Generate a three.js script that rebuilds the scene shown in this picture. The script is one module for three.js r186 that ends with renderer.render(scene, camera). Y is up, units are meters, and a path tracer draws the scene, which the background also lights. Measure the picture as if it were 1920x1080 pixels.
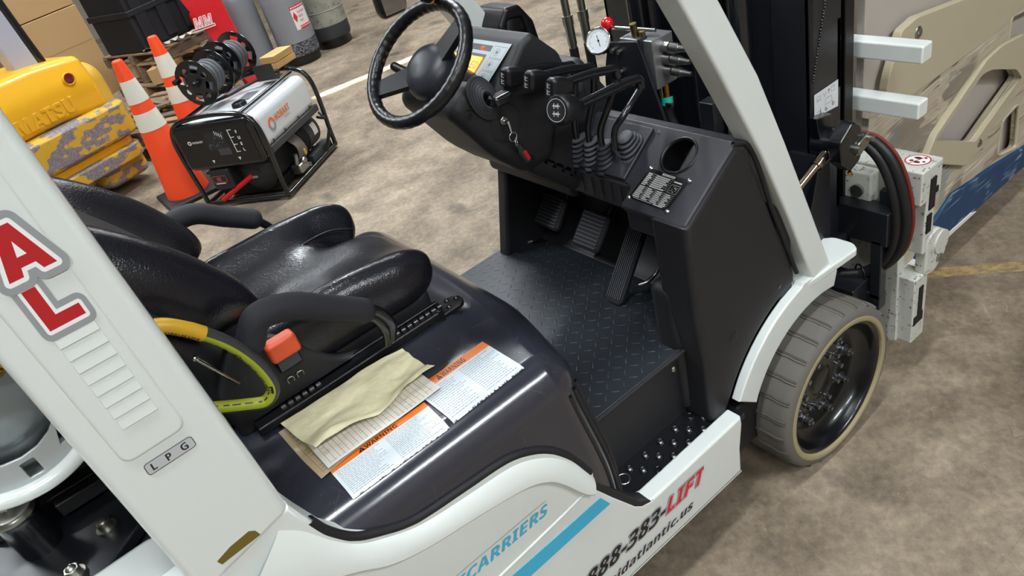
import * as THREE from 'three';
import { mergeGeometries, mergeVertices } from 'three/addons/utils/BufferGeometryUtils.js';
import { RoundedBoxGeometry } from 'three/addons/geometries/RoundedBoxGeometry.js';
import { RectAreaLightUniformsLib } from 'three/addons/lights/RectAreaLightUniformsLib.js';
import { TextGeometry } from 'three/addons/geometries/TextGeometry.js';
import { FontLoader } from 'three/addons/loaders/FontLoader.js';

RectAreaLightUniformsLib.init();
const scene = new THREE.Scene();
const V = (x, y, z) => new THREE.Vector3(x, y, z);

// ---------- camera ----------
const camera = new THREE.PerspectiveCamera(42.73, 16 / 9, 0.05, 80);
{
  const yaw = 0.50389, pitch = 0.58846, roll = -0.29285;
  const F = V(Math.cos(pitch) * Math.sin(yaw), -Math.sin(pitch), -Math.cos(pitch) * Math.cos(yaw));
  const R0 = new THREE.Vector3().crossVectors(F, V(0, 1, 0)).normalize();
  const U0 = new THREE.Vector3().crossVectors(R0, F);
  camera.position.set(-1.4784, 1.9677, 1.4123);
  camera.up.copy(R0.clone().multiplyScalar(-Math.sin(roll)).add(U0.clone().multiplyScalar(Math.cos(roll))));
  camera.lookAt(camera.position.clone().add(F));
}
const renderer = new THREE.WebGLRenderer({ antialias: true });
renderer.toneMapping = THREE.LinearToneMapping;
renderer.toneMappingExposure = 4.2;
renderer.shadowMap.enabled = true;

// ---------- sky, sun, ceiling lights ----------
scene.background = new THREE.Color(0.55, 0.62, 0.72);
{
  // low sun that reaches the floor only through the gap beside the shop door
  const sun = new THREE.DirectionalLight(0xfff0dc, 24);
  sun.name = 'sun';
  const dir = V(-8.315, -3.93, -1.34).normalize();
  sun.target.position.set(1.8, 0, -5.14);
  sun.position.copy(sun.target.position).addScaledVector(dir, -14);
  sun.castShadow = true;
  sun.shadow.mapSize.set(2048, 2048);
  Object.assign(sun.shadow.camera, { left: -14, right: 14, top: 12, bottom: -12, near: 0.5, far: 40 });
  scene.add(sun, sun.target);
}
const CEIL = 5.6;
const LAMPS = [[-1.6, 0.9, 13], [1.6, -3.6, 27], [-3.2, -4.4, 22], [-0.6, -8.2, 19], [0.8, 5.0, 23], [5.0, -6.5, 17], [-3.0, 4.6, 15]];  // the two behind the camera are added to brighten the sides facing it

// ---------- helpers ----------
function rng(seed) { let a = seed >>> 0; return () => { a = (a + 0x6d2b79f5) | 0; let t = Math.imul(a ^ (a >>> 15), 1 | a); t = (t + Math.imul(t ^ (t >>> 7), 61 | t)) ^ t; return ((t ^ (t >>> 14)) >>> 0) / 4294967296; }; }
const used = {};
function numbered(n) { const k = used[n] = (used[n] ?? -1) + 1; return k ? n + '_' + String(k).padStart(3, '0') : n; }
const OFF = new Map();
function thing(name, label, category, base = [0, 0, 0], group, local = false, turn = 0) {
  const o = new THREE.Group(); o.name = numbered(name); o.position.set(...base); o.rotation.y = turn; scene.add(o);
  o.userData = { label, category }; if (group) o.userData.group = group;
  OFF.set(o, local ? [0, 0, 0] : base); return o;
}
function boxUV(g) {
  const q = g.index ? g.toNonIndexed() : g; q.computeBoundingBox();
  const p = q.attributes.position, n = q.attributes.normal, uv = new Float32Array(p.count * 2);
  for (let i = 0; i < p.count; i += 3) {
    let nx = 0, ny = 0, nz = 0;
    for (let k = 0; k < 3; k++) { nx += n.getX(i + k); ny += n.getY(i + k); nz += n.getZ(i + k); }
    nx = Math.abs(nx); ny = Math.abs(ny); nz = Math.abs(nz);
    for (let k = 0; k < 3; k++) {
      const x = p.getX(i + k), y = p.getY(i + k), z = p.getZ(i + k), j = (i + k) * 2;
      if (ny >= nx && ny >= nz) { uv[j] = x; uv[j + 1] = z; } else if (nx >= nz) { uv[j] = z; uv[j + 1] = y; } else { uv[j] = x; uv[j + 1] = y; }
    }
  }
  q.setAttribute('uv', new THREE.BufferAttribute(uv, 2)); return q;
}
const clean = (g) => { g = g.index ? g.toNonIndexed() : g.clone(); for (const k of Object.keys(g.attributes)) if (!['position', 'normal', 'uv'].includes(k)) g.deleteAttribute(k); if (!g.attributes.normal) g.computeVertexNormals(); if (!g.attributes.uv) g.setAttribute('uv', new THREE.BufferAttribute(new Float32Array(g.attributes.position.count * 2), 2)); return g; };
const merge = (list) => mergeGeometries(list.map(clean), false);
function mesh(name, geo, m, parent, opt = {}) {
  let g = Array.isArray(geo) ? merge(geo) : geo.clone();
  if (!opt.keepUV) g = boxUV(clean(g));
  const off = OFF.get(parent) ?? [0, 0, 0];
  g.translate(-off[0], -off[1], -off[2]);
  const o = new THREE.Mesh(g, m); o.name = parent === scene ? numbered(name) : name; o.castShadow = o.receiveShadow = true; parent.add(o); OFF.set(o, off);
  if (opt.label) o.userData.label = opt.label;
  if (opt.stuff) o.userData.kind = 'stuff';
  return o;
}
function single(name, geo, m, label, category, base, group, opt = {}) { // one mesh that is a thing
  let g = Array.isArray(geo) ? merge(geo) : geo.clone();
  if (!opt.keepUV) g = boxUV(clean(g));
  g.translate(-base[0], -base[1], -base[2]);
  const o = new THREE.Mesh(g, m); o.name = numbered(name); o.position.set(...base); o.castShadow = o.receiveShadow = true; scene.add(o);
  o.userData = { label, category }; if (group) o.userData.group = group; OFF.set(o, base); return o;
}
function struct(name, geo, m, opt = {}) { let g = Array.isArray(geo) ? merge(geo) : geo; if (!opt.keepUV) g = boxUV(clean(g)); const o = new THREE.Mesh(g, m); o.name = name; o.userData = { kind: 'structure', label: opt.label }; o.castShadow = o.receiveShadow = true; scene.add(o); OFF.set(o, [0, 0, 0]); return o; }
const box = (x0, x1, y0, y1, z0, z1, r = 0) => { const w = x1 - x0, h = y1 - y0, d = z1 - z0; const g = r ? new RoundedBoxGeometry(w, h, d, 2, Math.min(r, w / 2.01, h / 2.01, d / 2.01)) : new THREE.BoxGeometry(w, h, d); return g.translate((x0 + x1) / 2, (y0 + y1) / 2, (z0 + z1) / 2); };
function rod(a, b, r1, r2 = r1, seg = 20, cap = true) {
  const A = Array.isArray(a) ? V(...a) : a, B = Array.isArray(b) ? V(...b) : b, d = B.clone().sub(A), L = d.length();
  const g = new THREE.CylinderGeometry(r2, r1, L, seg, 1, !cap); g.translate(0, L / 2, 0);
  g.applyQuaternion(new THREE.Quaternion().setFromUnitVectors(V(0, 1, 0), d.normalize())); return g.translate(A.x, A.y, A.z);
}
function turned(profile, a, b, seg = 32) { // lathe profile [[r, t]] with t in metres along a -> b direction
  const A = V(...a), d = V(...b).sub(A).normalize();
  const g = new THREE.LatheGeometry(profile.map(([r, t]) => new THREE.Vector2(r, t)), seg);
  g.applyQuaternion(new THREE.Quaternion().setFromUnitVectors(V(0, 1, 0), d)); return g.translate(A.x, A.y, A.z);
}
const tube = (pts, r, seg = 60, rs = 12, closed = false, tens = 0.5) => new THREE.TubeGeometry(new THREE.CatmullRomCurve3(pts.map((p) => V(...p)), closed, 'centripetal', tens), seg, r, rs, closed);
function capTube(pts, r, seg = 60, rs = 12) { const g = tube(pts, r, seg, rs); return [g, new THREE.SphereGeometry(r, 12, 8).translate(...pts[0]), new THREE.SphereGeometry(r, 12, 8).translate(...pts[pts.length - 1])]; }
function shapeOf(pts, r = 0) { // polygon, optionally with rounded corners
  const s = new THREE.Shape(), n = pts.length;
  for (let i = 0; i < n; i++) {
    const p = pts[i], rr = p[2] ?? r;
    if (!rr) { i ? s.lineTo(p[0], p[1]) : s.moveTo(p[0], p[1]); continue; }
    const a = pts[(i + n - 1) % n], b = pts[(i + 1) % n];
    const la = Math.hypot(a[0] - p[0], a[1] - p[1]), lb = Math.hypot(b[0] - p[0], b[1] - p[1]), k = Math.min(rr, la / 2, lb / 2);
    const q0 = [p[0] + (a[0] - p[0]) / la * k, p[1] + (a[1] - p[1]) / la * k], q1 = [p[0] + (b[0] - p[0]) / lb * k, p[1] + (b[1] - p[1]) / lb * k];
    i ? s.lineTo(...q0) : s.moveTo(...q0); s.quadraticCurveTo(p[0], p[1], ...q1);
  }
  s.closePath(); return s;
}
function creased(geo, angle) { // area-weighted normals, so that flat faces stay flat beside their bevels
  const g = geo.index ? geo.toNonIndexed() : geo, p = g.attributes.position, n = p.count / 3, F = [], map = new Map(), a = V(), b = V(), c = V();
  const key = (i) => Math.round(p.getX(i) * 2e4) + ',' + Math.round(p.getY(i) * 2e4) + ',' + Math.round(p.getZ(i) * 2e4);
  for (let f = 0; f < n; f++) { a.fromBufferAttribute(p, f * 3); b.fromBufferAttribute(p, f * 3 + 1); c.fromBufferAttribute(p, f * 3 + 2); const w = b.clone().sub(a).cross(c.clone().sub(a)); F.push([w, w.clone().normalize()]); for (let k = 0; k < 3; k++) { const q = key(f * 3 + k); map.has(q) ? map.get(q).push(f) : map.set(q, [f]); } }
  const out = new Float32Array(p.count * 3), cs = Math.cos(angle);
  for (let f = 0; f < n; f++) for (let k = 0; k < 3; k++) { const s = V(); for (const o of map.get(key(f * 3 + k))) if (F[o][1].dot(F[f][1]) > cs) s.add(F[o][0]); s.normalize(); out.set([s.x, s.y, s.z], (f * 3 + k) * 3); }
  g.setAttribute('normal', new THREE.BufferAttribute(out, 3)); return g;
}
function slab(pts, z0, z1, bevel = 0.004, r = 0, holes = [], seg = 3) { // side profile (x, y) drawn out between two z
  const s = Array.isArray(pts) ? shapeOf(pts, r) : pts; for (const h of holes) s.holes.push(h);
  const b = Math.min(bevel, (z1 - z0) / 2.01);
  const g = new THREE.ExtrudeGeometry(s, { depth: z1 - z0 - 2 * b, bevelEnabled: b > 0, bevelThickness: b, bevelSize: b, bevelOffset: -b, bevelSegments: seg, curveSegments: 10 });
  return creased(g.translate(0, 0, z0 + b), 0.6);
}
const slabX = (pts, x0, x1, bevel, r, holes) => slab(pts, x0, x1, bevel, r, holes).applyMatrix4(new THREE.Matrix4().set(0, 0, 1, 0, 0, 1, 0, 0, 1, 0, 0, 0, 0, 0, 0, 1)); // profile (z, y) drawn out along x (mirrored winding fixed below)
const flip = (g) => { g = g.index ? g.toNonIndexed() : g; for (const k of ['position', 'normal', 'uv']) { const a = g.attributes[k]; if (!a) continue; const s = a.itemSize, A = a.array; for (let i = 0; i < a.count; i += 3) for (let c = 0; c < s; c++) { const t = A[(i + 1) * s + c]; A[(i + 1) * s + c] = A[(i + 2) * s + c]; A[(i + 2) * s + c] = t; } } return g; };
const slabYZ = (pts, x0, x1, bevel = 0.004, r = 0, holes = []) => { const g = flip(slabX(pts, x0, x1, bevel, r, holes)); return g; };
const slabXZ = (pts, y0, y1, bevel = 0.004, r = 0, holes = []) => { // plan profile (x, z) drawn out along y
  const g = slab(pts.map ? pts.map(([x, z, q]) => [x, -z, q]) : pts, y0, y1, bevel, r, holes); return g.rotateX(-Math.PI / 2);
};
function softBox(x0, x1, y0, y1, z0, z1, rx, ry, rz, k = 6, m = 10, deform) {
  const h = [(x1 - x0) / 2, (y1 - y0) / 2, (z1 - z0) / 2], r = [Math.min(rx, h[0] * .999), Math.min(ry, h[1] * .999), Math.min(rz, h[2] * .999)], n = 2 * k + m;
  let g = new THREE.BoxGeometry(2, 2, 2, n, n, n); g.deleteAttribute('uv'); g.deleteAttribute('normal');
  const p = g.attributes.position, c = [(x0 + x1) / 2, (y0 + y1) / 2, (z0 + z1) / 2];
  for (let i = 0; i < p.count; i++) {
    const v = [p.getX(i), p.getY(i), p.getZ(i)], inner = [0, 0, 0], d = [0, 0, 0];
    for (let a = 0; a < 3; a++) {
      const t = Math.round((v[a] + 1) / 2 * n), H = h[a], R = r[a];
      const q = t <= k ? -H + R - R * Math.tan((k - t) / k * Math.PI / 4) : t >= n - k ? H - R + R * Math.tan((t - n + k) / k * Math.PI / 4) : -H + R + (2 * H - 2 * R) * (t - k) / m;
      inner[a] = Math.max(-H + R, Math.min(H - R, q)); d[a] = (q - inner[a]) / R;
    }
    const mx = Math.max(Math.abs(d[0]), Math.abs(d[1]), Math.abs(d[2])), L = Math.hypot(...d), s = L > 1e-9 ? mx / L : 0;
    let out = [0, 1, 2].map((a) => c[a] + inner[a] + d[a] * s * r[a]);
    if (deform) out = deform(...out);
    p.setXYZ(i, ...out);
  }
  g = mergeVertices(g, 1e-5); g.computeVertexNormals(); return g;
}
const ss = (a, b, x) => { const t = Math.min(1, Math.max(0, (x - a) / (b - a))); return t * t * (3 - 2 * t); };
function gridSurf(nu, nv, f, thick = 0) { // sheet with an optional thickness
  const pos = [], uv = [], idx = [], side = (o, s) => { for (let j = 0; j <= nv; j++) for (let i = 0; i <= nu; i++) { const p = f(i / nu, j / nv); pos.push(p[0], p[1] - o, p[2]); uv.push(i / nu, 1 - j / nv); } };
  side(0); if (thick) side(thick);
  const N = (nu + 1) * (nv + 1), id = (i, j, b) => b * N + j * (nu + 1) + i;
  for (let j = 0; j < nv; j++) for (let i = 0; i < nu; i++) { idx.push(id(i, j, 0), id(i, j + 1, 0), id(i + 1, j, 0), id(i + 1, j, 0), id(i, j + 1, 0), id(i + 1, j + 1, 0)); if (thick) idx.push(id(i, j, 1), id(i + 1, j, 1), id(i, j + 1, 1), id(i + 1, j, 1), id(i + 1, j + 1, 1), id(i, j + 1, 1)); }
  if (thick) {
    const q = (a, b, c, d) => idx.push(a, b, c, c, b, d);
    for (let i = 0; i < nu; i++) { q(id(i, 0, 1), id(i, 0, 0), id(i + 1, 0, 1), id(i + 1, 0, 0)); q(id(i, nv, 0), id(i, nv, 1), id(i + 1, nv, 0), id(i + 1, nv, 1)); }
    for (let j = 0; j < nv; j++) { q(id(0, j, 0), id(0, j, 1), id(0, j + 1, 0), id(0, j + 1, 1)); q(id(nu, j, 1), id(nu, j, 0), id(nu, j + 1, 1), id(nu, j + 1, 0)); }
  }
  const g = new THREE.BufferGeometry(); g.setAttribute('position', new THREE.Float32BufferAttribute(pos, 3)); g.setAttribute('uv', new THREE.Float32BufferAttribute(uv, 2)); g.setIndex(idx); g.computeVertexNormals(); return g;
}
function quad(tl, tr, br, bl, lift = 0.0015, n = 1, warp) { // flat print on a surface
  const A = V(...tl), B = V(...tr), C = V(...br), D = V(...bl), nor = new THREE.Vector3().crossVectors(B.clone().sub(A), D.clone().sub(A)).normalize().multiplyScalar(-lift);
  return gridSurf(n, n, (u, v) => { const p = A.clone().multiplyScalar((1 - u) * (1 - v)).addScaledVector(B, u * (1 - v)).addScaledVector(C, u * v).addScaledVector(D, (1 - u) * v).add(nor); const o = [p.x, p.y, p.z]; return warp ? warp(o, u, v) : o; });
}
// ---------- textures and materials ----------
function noiseGrid(seed, n) { const r = rng(seed), a = new Float32Array(n * n); for (let i = 0; i < a.length; i++) a[i] = r(); return (x, y) => { const xi = Math.floor(x), yi = Math.floor(y), fx = x - xi, fy = y - yi, w = (i, j) => a[((j % n + n) % n) * n + ((i % n + n) % n)], sx = fx * fx * (3 - 2 * fx), sy = fy * fy * (3 - 2 * fy); return (w(xi, yi) * (1 - sx) + w(xi + 1, yi) * sx) * (1 - sy) + (w(xi, yi + 1) * (1 - sx) + w(xi + 1, yi + 1) * sx) * sy; }; }
function dataTex(size, f, srgb, rep = 1) {
  const d = new Uint8Array(size * size * 4);
  for (let y = 0; y < size; y++) for (let x = 0; x < size; x++) { const c = f(x / size, y / size), i = (y * size + x) * 4; d[i] = c[0]; d[i + 1] = c[1]; d[i + 2] = c[2]; d[i + 3] = c[3] ?? 255; }
  const t = new THREE.DataTexture(d, size, size); t.wrapS = t.wrapT = THREE.RepeatWrapping; t.magFilter = THREE.LinearFilter; t.minFilter = THREE.LinearMipmapLinearFilter; t.generateMipmaps = true; t.repeat.set(rep, rep); if (srgb) t.colorSpace = THREE.SRGBColorSpace; t.needsUpdate = true; return t;
}
function canvasTex(w, h, draw) { const c = document.createElement('canvas'); c.width = w; c.height = h; draw(c.getContext('2d'), w, h); const t = new THREE.CanvasTexture(c); t.colorSpace = THREE.SRGBColorSpace; t.anisotropy = 8; t.wrapS = t.wrapT = THREE.RepeatWrapping; return t; }
const N8 = noiseGrid(11, 8), N16 = noiseGrid(12, 16), N32 = noiseGrid(13, 32), N64 = noiseGrid(14, 64), N128 = noiseGrid(15, 128), N256 = noiseGrid(16, 256);
const clamp = (v) => Math.max(0, Math.min(255, v));
const grainBump = dataTex(256, (u, v) => { const k = 255 * (0.5 * N128(u * 128, v * 128) + 0.5 * N256(u * 256, v * 256)); return [k, k, k]; }, false, 6);
const wrinkleBump = dataTex(512, (u, v) => { const w = N16(u * 16, v * 16) * 2, k = 255 * (0.55 * Math.abs(N64(u * 64 + w, v * 32 * 2 + w) - .5) * 2 + 0.45 * N128(u * 128, v * 128)); return [k, k, k]; }, false, 4);
const M = (color, roughness = .5, metalness = 0, o = {}) => new THREE.MeshPhysicalMaterial({ color, roughness, metalness, ...o });
const woodTex = (seed, base, dark) => dataTex(512, (u, v) => { const n = N8(u * 8 + seed, v * 8), g = Math.sin((v * 60 + n * 9 + N32(u * 4, v * 32 + seed) * 6)) * .5 + .5, s = N128(u * 8, v * 128 + seed * 3), d = N16(u * 16 + seed * 2, v * 16); const k = .35 * g + .35 * s + .3 * d; return [0, 1, 2].map((c) => clamp(base[c] * (1 - k) + dark[c] * k)); }, true, 1);
const mats = {
  white: M(0xdde2de, .22, 0, { clearcoat: .7, clearcoatRoughness: .12 }),
  hood: M(0xffffff, .2, 0, { map: canvasTex(1024, 1024, (c, w, h) => { const r = rng(21); c.fillStyle = '#2b2c35'; c.fillRect(0, 0, w, h); for (let i = 0; i < 150; i++) { c.strokeStyle = `rgba(150,152,160,${.05 + .16 * r()})`; c.lineWidth = .6 + r(); const x = r() * w, y = r() * h, a = r() * 6.3, l = 20 + 90 * r(); c.beginPath(); c.moveTo(x, y); c.quadraticCurveTo(x + l * .5 * Math.cos(a) + 8, y + l * .5 * Math.sin(a), x + l * Math.cos(a), y + l * Math.sin(a)); c.stroke(); } for (let i = 0; i < 500; i++) { c.fillStyle = `rgba(160,160,165,${.08 + .2 * r()})`; c.fillRect(r() * w, r() * h, 1 + 2 * r(), 1 + 2 * r()); } }), clearcoat: .6, clearcoatRoughness: .16, bumpMap: grainBump, bumpScale: .00008 }),
  plastic: M(0x1d1d20, .55, 0, { bumpMap: grainBump, bumpScale: .00025 }),
  plasticSmooth: M(0x16161a, .38),
  console: M(0x26262c, .5, 0, { bumpMap: grainBump, bumpScale: .00025 }),
  vinyl: M(0x15151b, .27, 0, { bumpMap: wrinkleBump, bumpScale: .0004 }),
  foam: M(0x1e1e24, .75, 0, { bumpMap: grainBump, bumpScale: .0005 }),
  rubber: M(0x17171b, .7, 0, { bumpMap: grainBump, bumpScale: .0003 }),
  mat: M(0x22262b, .42, 0, { bumpMap: grainBump, bumpScale: .0002 }),
  boot: M(0x3a3c42, .6),
  black: M(0x0b0b0e, .35),
  blackGloss: M(0x101216, .22, 0, { clearcoat: .5, clearcoatRoughness: .15 }),
  mast: M(0x181a1f, .35, 0, { clearcoat: .3, clearcoatRoughness: .3, bumpMap: grainBump, bumpScale: .0001 }),
  steel: M(0xb5b5b2, .28, 1), chrome: M(0xd8d8d8, .1, 1), zinc: M(0xaaa9a0, .35, 1), alu: M(0x9a9a9c, .42, .85), brass: M(0xa8802f, .3, 1),
  silver: M(0x9aa0a6, .35, .4), red: M(0xc01818, .3), redGloss: M(0xd80f14, .15, 0, { clearcoat: 1 }), orange: M(0xf24a1c, .5), teal: M(0x1aa090, .4), orangeBuckle: M(0xd9532c, .4),
  tire: M(0x66625b, .85, 0, { bumpMap: grainBump, bumpScale: .0006 }), groove: M(0x4b4843, .9), cream: M(0x9c906d, .8),
  nut: M(0x8f9194, .22, .9), rim: M(0x0e0f12, .28, .1, { clearcoat: .4 }), hose: M(0x121214, .5), hoseRed: M(0x6a1d13, .6),
  label: M(0xe4e4e0, .5), grey: M(0x8b8d8e, .45), darkGrey: M(0x3a3b3e, .5), dark: M(0x0c0c0e, .6),
};
const font = await new FontLoader().loadAsync('fonts/droid/droid_sans_bold.typeface.json');
const scratchBump = grainBump;

// ---------- the building ----------
const concreteTex = dataTex(2048, (u, v) => {
  const w = N8(u * 8, v * 8), a = N8(u * 8 + 3 * w, v * 8 + 2), b = N32(u * 32 + w * 4, v * 32), c = N128(u * 128, v * 128), d = N256(u * 256, v * 256), e = N256(u * 768 + 9, v * 768);
  let k = .63 + .20 * (a - .5) + .15 * (b - .5) + .10 * (c - .5) + .10 * (d - .5) + .07 * (e - .5);
  const st = N16(u * 16 + 5 + w, v * 16 + 7); k -= .18 * ss(.74, .95, st) * (.5 + b);                     // oily stains
  const cr = Math.abs(N8(u * 8 + 2 + .15 * c, v * 8 + 4) - .5); if (cr < .0007 && b > .5) k -= .09;            // hair cracks
  const sp = N256(u * 512 + 9, v * 512 + 40); if (sp > .972) k += .13; if (sp < .012) k -= .18;            // chips and specks
  const sc = Math.abs(N64(u * 64 + v * 16, v * 8 + 3) - .5); if (sc < .006 && N32(u * 32 + 7, v * 32 + 2) > .74) k += .08; // drag scratches
  const warm = .5 * b + .5 * a;
  return [clamp(198 * k + 4), clamp((177 + 4 * warm) * k + 2), clamp((150 + 8 * warm) * k)];
}, true, 1 / 3.4);
const concrete = M(0xffffff, .62, 0, { map: concreteTex, bumpMap: grainBump, bumpScale: .0006 });
const wallMat = M(0xa79c8c, .85, 0, { bumpMap: grainBump, bumpScale: .001 });
struct('floor', box(-9, 9, -.2, 0, -14, 7), concrete, { label: 'worn brown grey concrete floor with stains' });
const wallPaint = M(0x8f877b, .85);
struct('wall_back', box(-9.2, 9.2, -.2, CEIL + .3, -14.2, -14), wallPaint, { label: 'plain back wall of the workshop' });
struct('wall_left', box(-9.2, -9, -.2, CEIL + .3, -14, 7), wallPaint, { label: 'plain side wall of the workshop' });
struct('wall_front', box(-9.2, 9.2, -.2, CEIL + .3, 7, 7.2), wallPaint, { label: 'plain front wall of the workshop' });
struct('wall_right', [ // a tall narrow gap beside the shop door lets a blade of sun in
  box(9, 9.2, -.2, CEIL + .3, -14, -4.045), box(9, 9.2, -.2, CEIL + .3, -3.915, 7), box(9, 9.2, -.2, 2.86, -4.045, -3.915), box(9, 9.2, 3.95, CEIL + .3, -4.045, -3.915)], wallPaint, { label: 'side wall of the workshop with a narrow gap' });
struct('ceiling', box(-9.2, 9.2, CEIL + .3, CEIL + .5, -14.2, 7.2), M(0x8a8a86, .9), { label: 'grey workshop ceiling' });
{ // worn tan paint line on the floor
  const t = canvasTex(512, 64, (c, w, h) => { c.clearRect(0, 0, w, h); const r = rng(5); for (let i = 0; i < 2600; i++) { const x = r() * w, y = h * (.22 + .56 * r()), s = 2 + 7 * r(); c.fillStyle = `rgba(${176 + 20 * r()},${150 + 18 * r()},${96 + 20 * r()},${.05 + .10 * r()})`; c.fillRect(x, y, s * 1.6, s); } });
  const g = gridSurf(1, 1, (u, v) => [.86 + .72 * u - .085 * (v - .5), .0012, .12 + .85 * u + .072 * (v - .5)]);
  const o = struct('trim_1', g, M(0xffffff, .8, 0, { map: t, transparent: true }), { keepUV: true, label: 'worn tan paint line on the concrete floor' });
  o.castShadow = false;
}
const lampGlow = new THREE.MeshStandardMaterial({ color: 0xffffff, emissive: 0xf8fbff, emissiveIntensity: 3, roughness: .6 });
LAMPS.forEach(([x, z, e], i) => {
  const t = thing('ceiling_light', 'unseen long white strip light hanging under the ceiling', 'light', [x, CEIL - .12, z], 'ceiling strip lights', true);
  mesh('housing', box(-1.25, 1.25, .02, .10, -.2, .2, .01), mats.label, t);
  mesh('diffuser', box(-1.22, 1.22, 0, .02, -.17, .17), lampGlow, t);
  mesh('hanger', [rod([-.9, .1, 0], [-.9, .42, 0], .006), rod([.9, .1, 0], [.9, .42, 0], .006)], mats.steel, t);
  const l = new THREE.RectAreaLight(0xf3faff, e, 2.44, .34); l.position.set(x, CEIL - .125, z); l.rotation.x = -Math.PI / 2; l.name = 'strip_light'; scene.add(l);
});

// ======================================================================
// the lift truck: x forward, z towards its right-hand side
// ======================================================================
const truck = thing('lift_truck', 'white and black seated lift truck with an open cab filling the foreground', 'lift truck', [-.55, 0, -.04]);
const part = (n, g, m, o) => mesh(n, g, m, truck, o);
// --- white right-hand side panel with its shoulder, waist crease and skirt ---
const panelTop = [[-1.9, 1.10], [-1.62, 1.118], [-1.455, 1.118], [-1.446, 1.085], [-1.425, 1.02, ], [-1.398, .975], [-1.355, .942], [-1.286, .906], [-1.178, .891], [-1.074, .88], [-1.011, .852], [-.962, .812], [-.918, .749], [-.882, .666], [-.894, .632]];
const stepLine = [[-.848, .554], [-.79, .462], [-.77, .443], [-.735, .43], [-.385, .437]];
{
  const outline = [...panelTop, ...stepLine, [-.382, .41], [-.399, .325], [-.404, .235], [-2.2, .235], [-2.2, 1.0]];
  part('side_panel', slab(outline, .40, .45, .008, 0, [], 4), mats.white, { label: 'glossy white side panel with lettering' });
  // raised shoulder that runs along the hood edge
  const upper = panelTop.slice(2).map(([x, y]) => [x + .0, y - .004]);
  const inner = [[-.93, .655], [-.965, .715], [-1.0, .762], [-1.056, .797], [-1.16, .822], [-1.282, .845], [-1.36, .872], [-1.42, .915], [-1.5, .96], [-1.62, .99]];
  const sm = (a, n) => new THREE.SplineCurve(a.map((p) => new THREE.Vector2(...p))).getPoints(n).map((p) => [p.x, p.y]);
  const U = sm(upper.slice(0, -1), 60).reverse(), I = sm([[-.905, .628], ...inner], 60);
  // shoulder skin: rounded from the hood edge down to the crease
  const sh = gridSurf(60, 12, (u, v) => {
    const i = Math.min(60, Math.round(u * 60)), a = U[i], b = I[i], s = Math.sin(v * Math.PI / 2), c = Math.cos(v * Math.PI / 2);
    const k = 1 - c; return [a[0] + (b[0] - a[0]) * k, a[1] + (b[1] - a[1]) * k, .425 + .042 * s];
  });
  const sd = gridSurf(60, 3, (u, v) => { const i = Math.min(60, Math.round(u * 60)), b = I[i]; return [b[0], b[1] - .012 * v, .467 - .0175 * v * v]; });
  part('panel_shoulder', [sh, sd], mats.white);
  // lower waist crease and the skirt that folds inwards
  part('skirt', gridSurf(20, 4, (u, v) => [-2.2 + 1.796 * u + (u > .98 ? -.03 * v : -.03 * v), .237 - .055 * v, .4495 - .045 * v], .006), mats.white);
  part('waist_crease', [tube([[-2.2, .585, .447], [-1.3, .60, .4475], [-1.02, .622, .448], [-.895, .635, .447]], .0055, 40, 8)], mats.white);
}
// --- prints on the panel ---
const printMat = (t, r = .4) => M(0xffffff, r, 0, { map: t, transparent: true });
{
  part('blue_stripe', slab([[-2.1, .515], [-.862, .54], [-.884, .583], [-2.1, .575]], .4495, .4515, .0005), M(0x3fb2d6, .3), { label: 'sky blue stripe decal' });
  const carr = canvasTex(1024, 150, (c, w, h) => { c.clearRect(0, 0, w, h); c.fillStyle = '#45b0d4'; c.font = 'bold italic 118px sans-serif'; c.textBaseline = 'alphabetic'; const s = 'UNICARRIERS', ww = c.measureText(s).width; c.save(); c.scale(w / (ww + 8), 1); c.fillText(s, 0, 128); c.restore(); c.fillStyle = '#7fa08a'; c.fillRect(0, 14, w, 5); });
  part('brand_lettering', quad([-1.34, .712, .45], [-1.018, .712, .45], [-1.024, .660, .45], [-1.346, .660, .45]), printMat(carr), { keepUV: true, label: 'blue italic brand lettering' });
  const phone = canvasTex(2048, 230, (c, w, h) => {
    c.clearRect(0, 0, w, h); c.font = 'bold italic 205px sans-serif'; c.textBaseline = 'alphabetic'; c.lineJoin = 'round';
    const a = '1-888-383-', b = 'LIFT', wa = c.measureText(a).width, wb = c.measureText(b).width; c.save(); c.scale((w - 40) / (wa + wb), 1); c.translate(14, 0);
    const dr = (s, x, f) => { c.strokeStyle = '#8d8f92'; c.lineWidth = 26; c.strokeText(s, x, 190); c.strokeStyle = '#e3e5e4'; c.lineWidth = 7; c.strokeText(s, x, 190); c.strokeStyle = f; c.lineWidth = 3; c.strokeText(s, x, 190); c.fillStyle = f; c.fillText(s, x, 190); };
    dr(a, 0, '#0c0c0e'); dr(b, wa, '#d8202c'); c.restore();
  });
  part('phone_number_decal', quad([-1.055, .4, .45], [-.545, .4, .45], [-.56, .325, .45], [-1.07, .325, .45]), printMat(phone), { keepUV: true, label: 'black and red outlined phone number' });
  const url = canvasTex(1024, 100, (c, w, h) => { c.clearRect(0, 0, w, h); c.font = 'bold italic 84px sans-serif'; const s = 'www.midatlantic.us', q = c.measureText(s).width; c.save(); c.scale((w - 16) / q, 1); c.strokeStyle = '#b9bcbd'; c.lineWidth = 9; c.lineJoin = 'round'; c.strokeText(s, 6, 72); c.fillStyle = '#0c0c0e'; c.fillText(s, 6, 72); c.restore(); });
  part('web_address_decal', quad([-1.08, .306, .45], [-.603, .306, .45], [-.61, .262, .45], [-1.087, .262, .45]), printMat(url), { keepUV: true, label: 'black web address lettering' });
}
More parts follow.
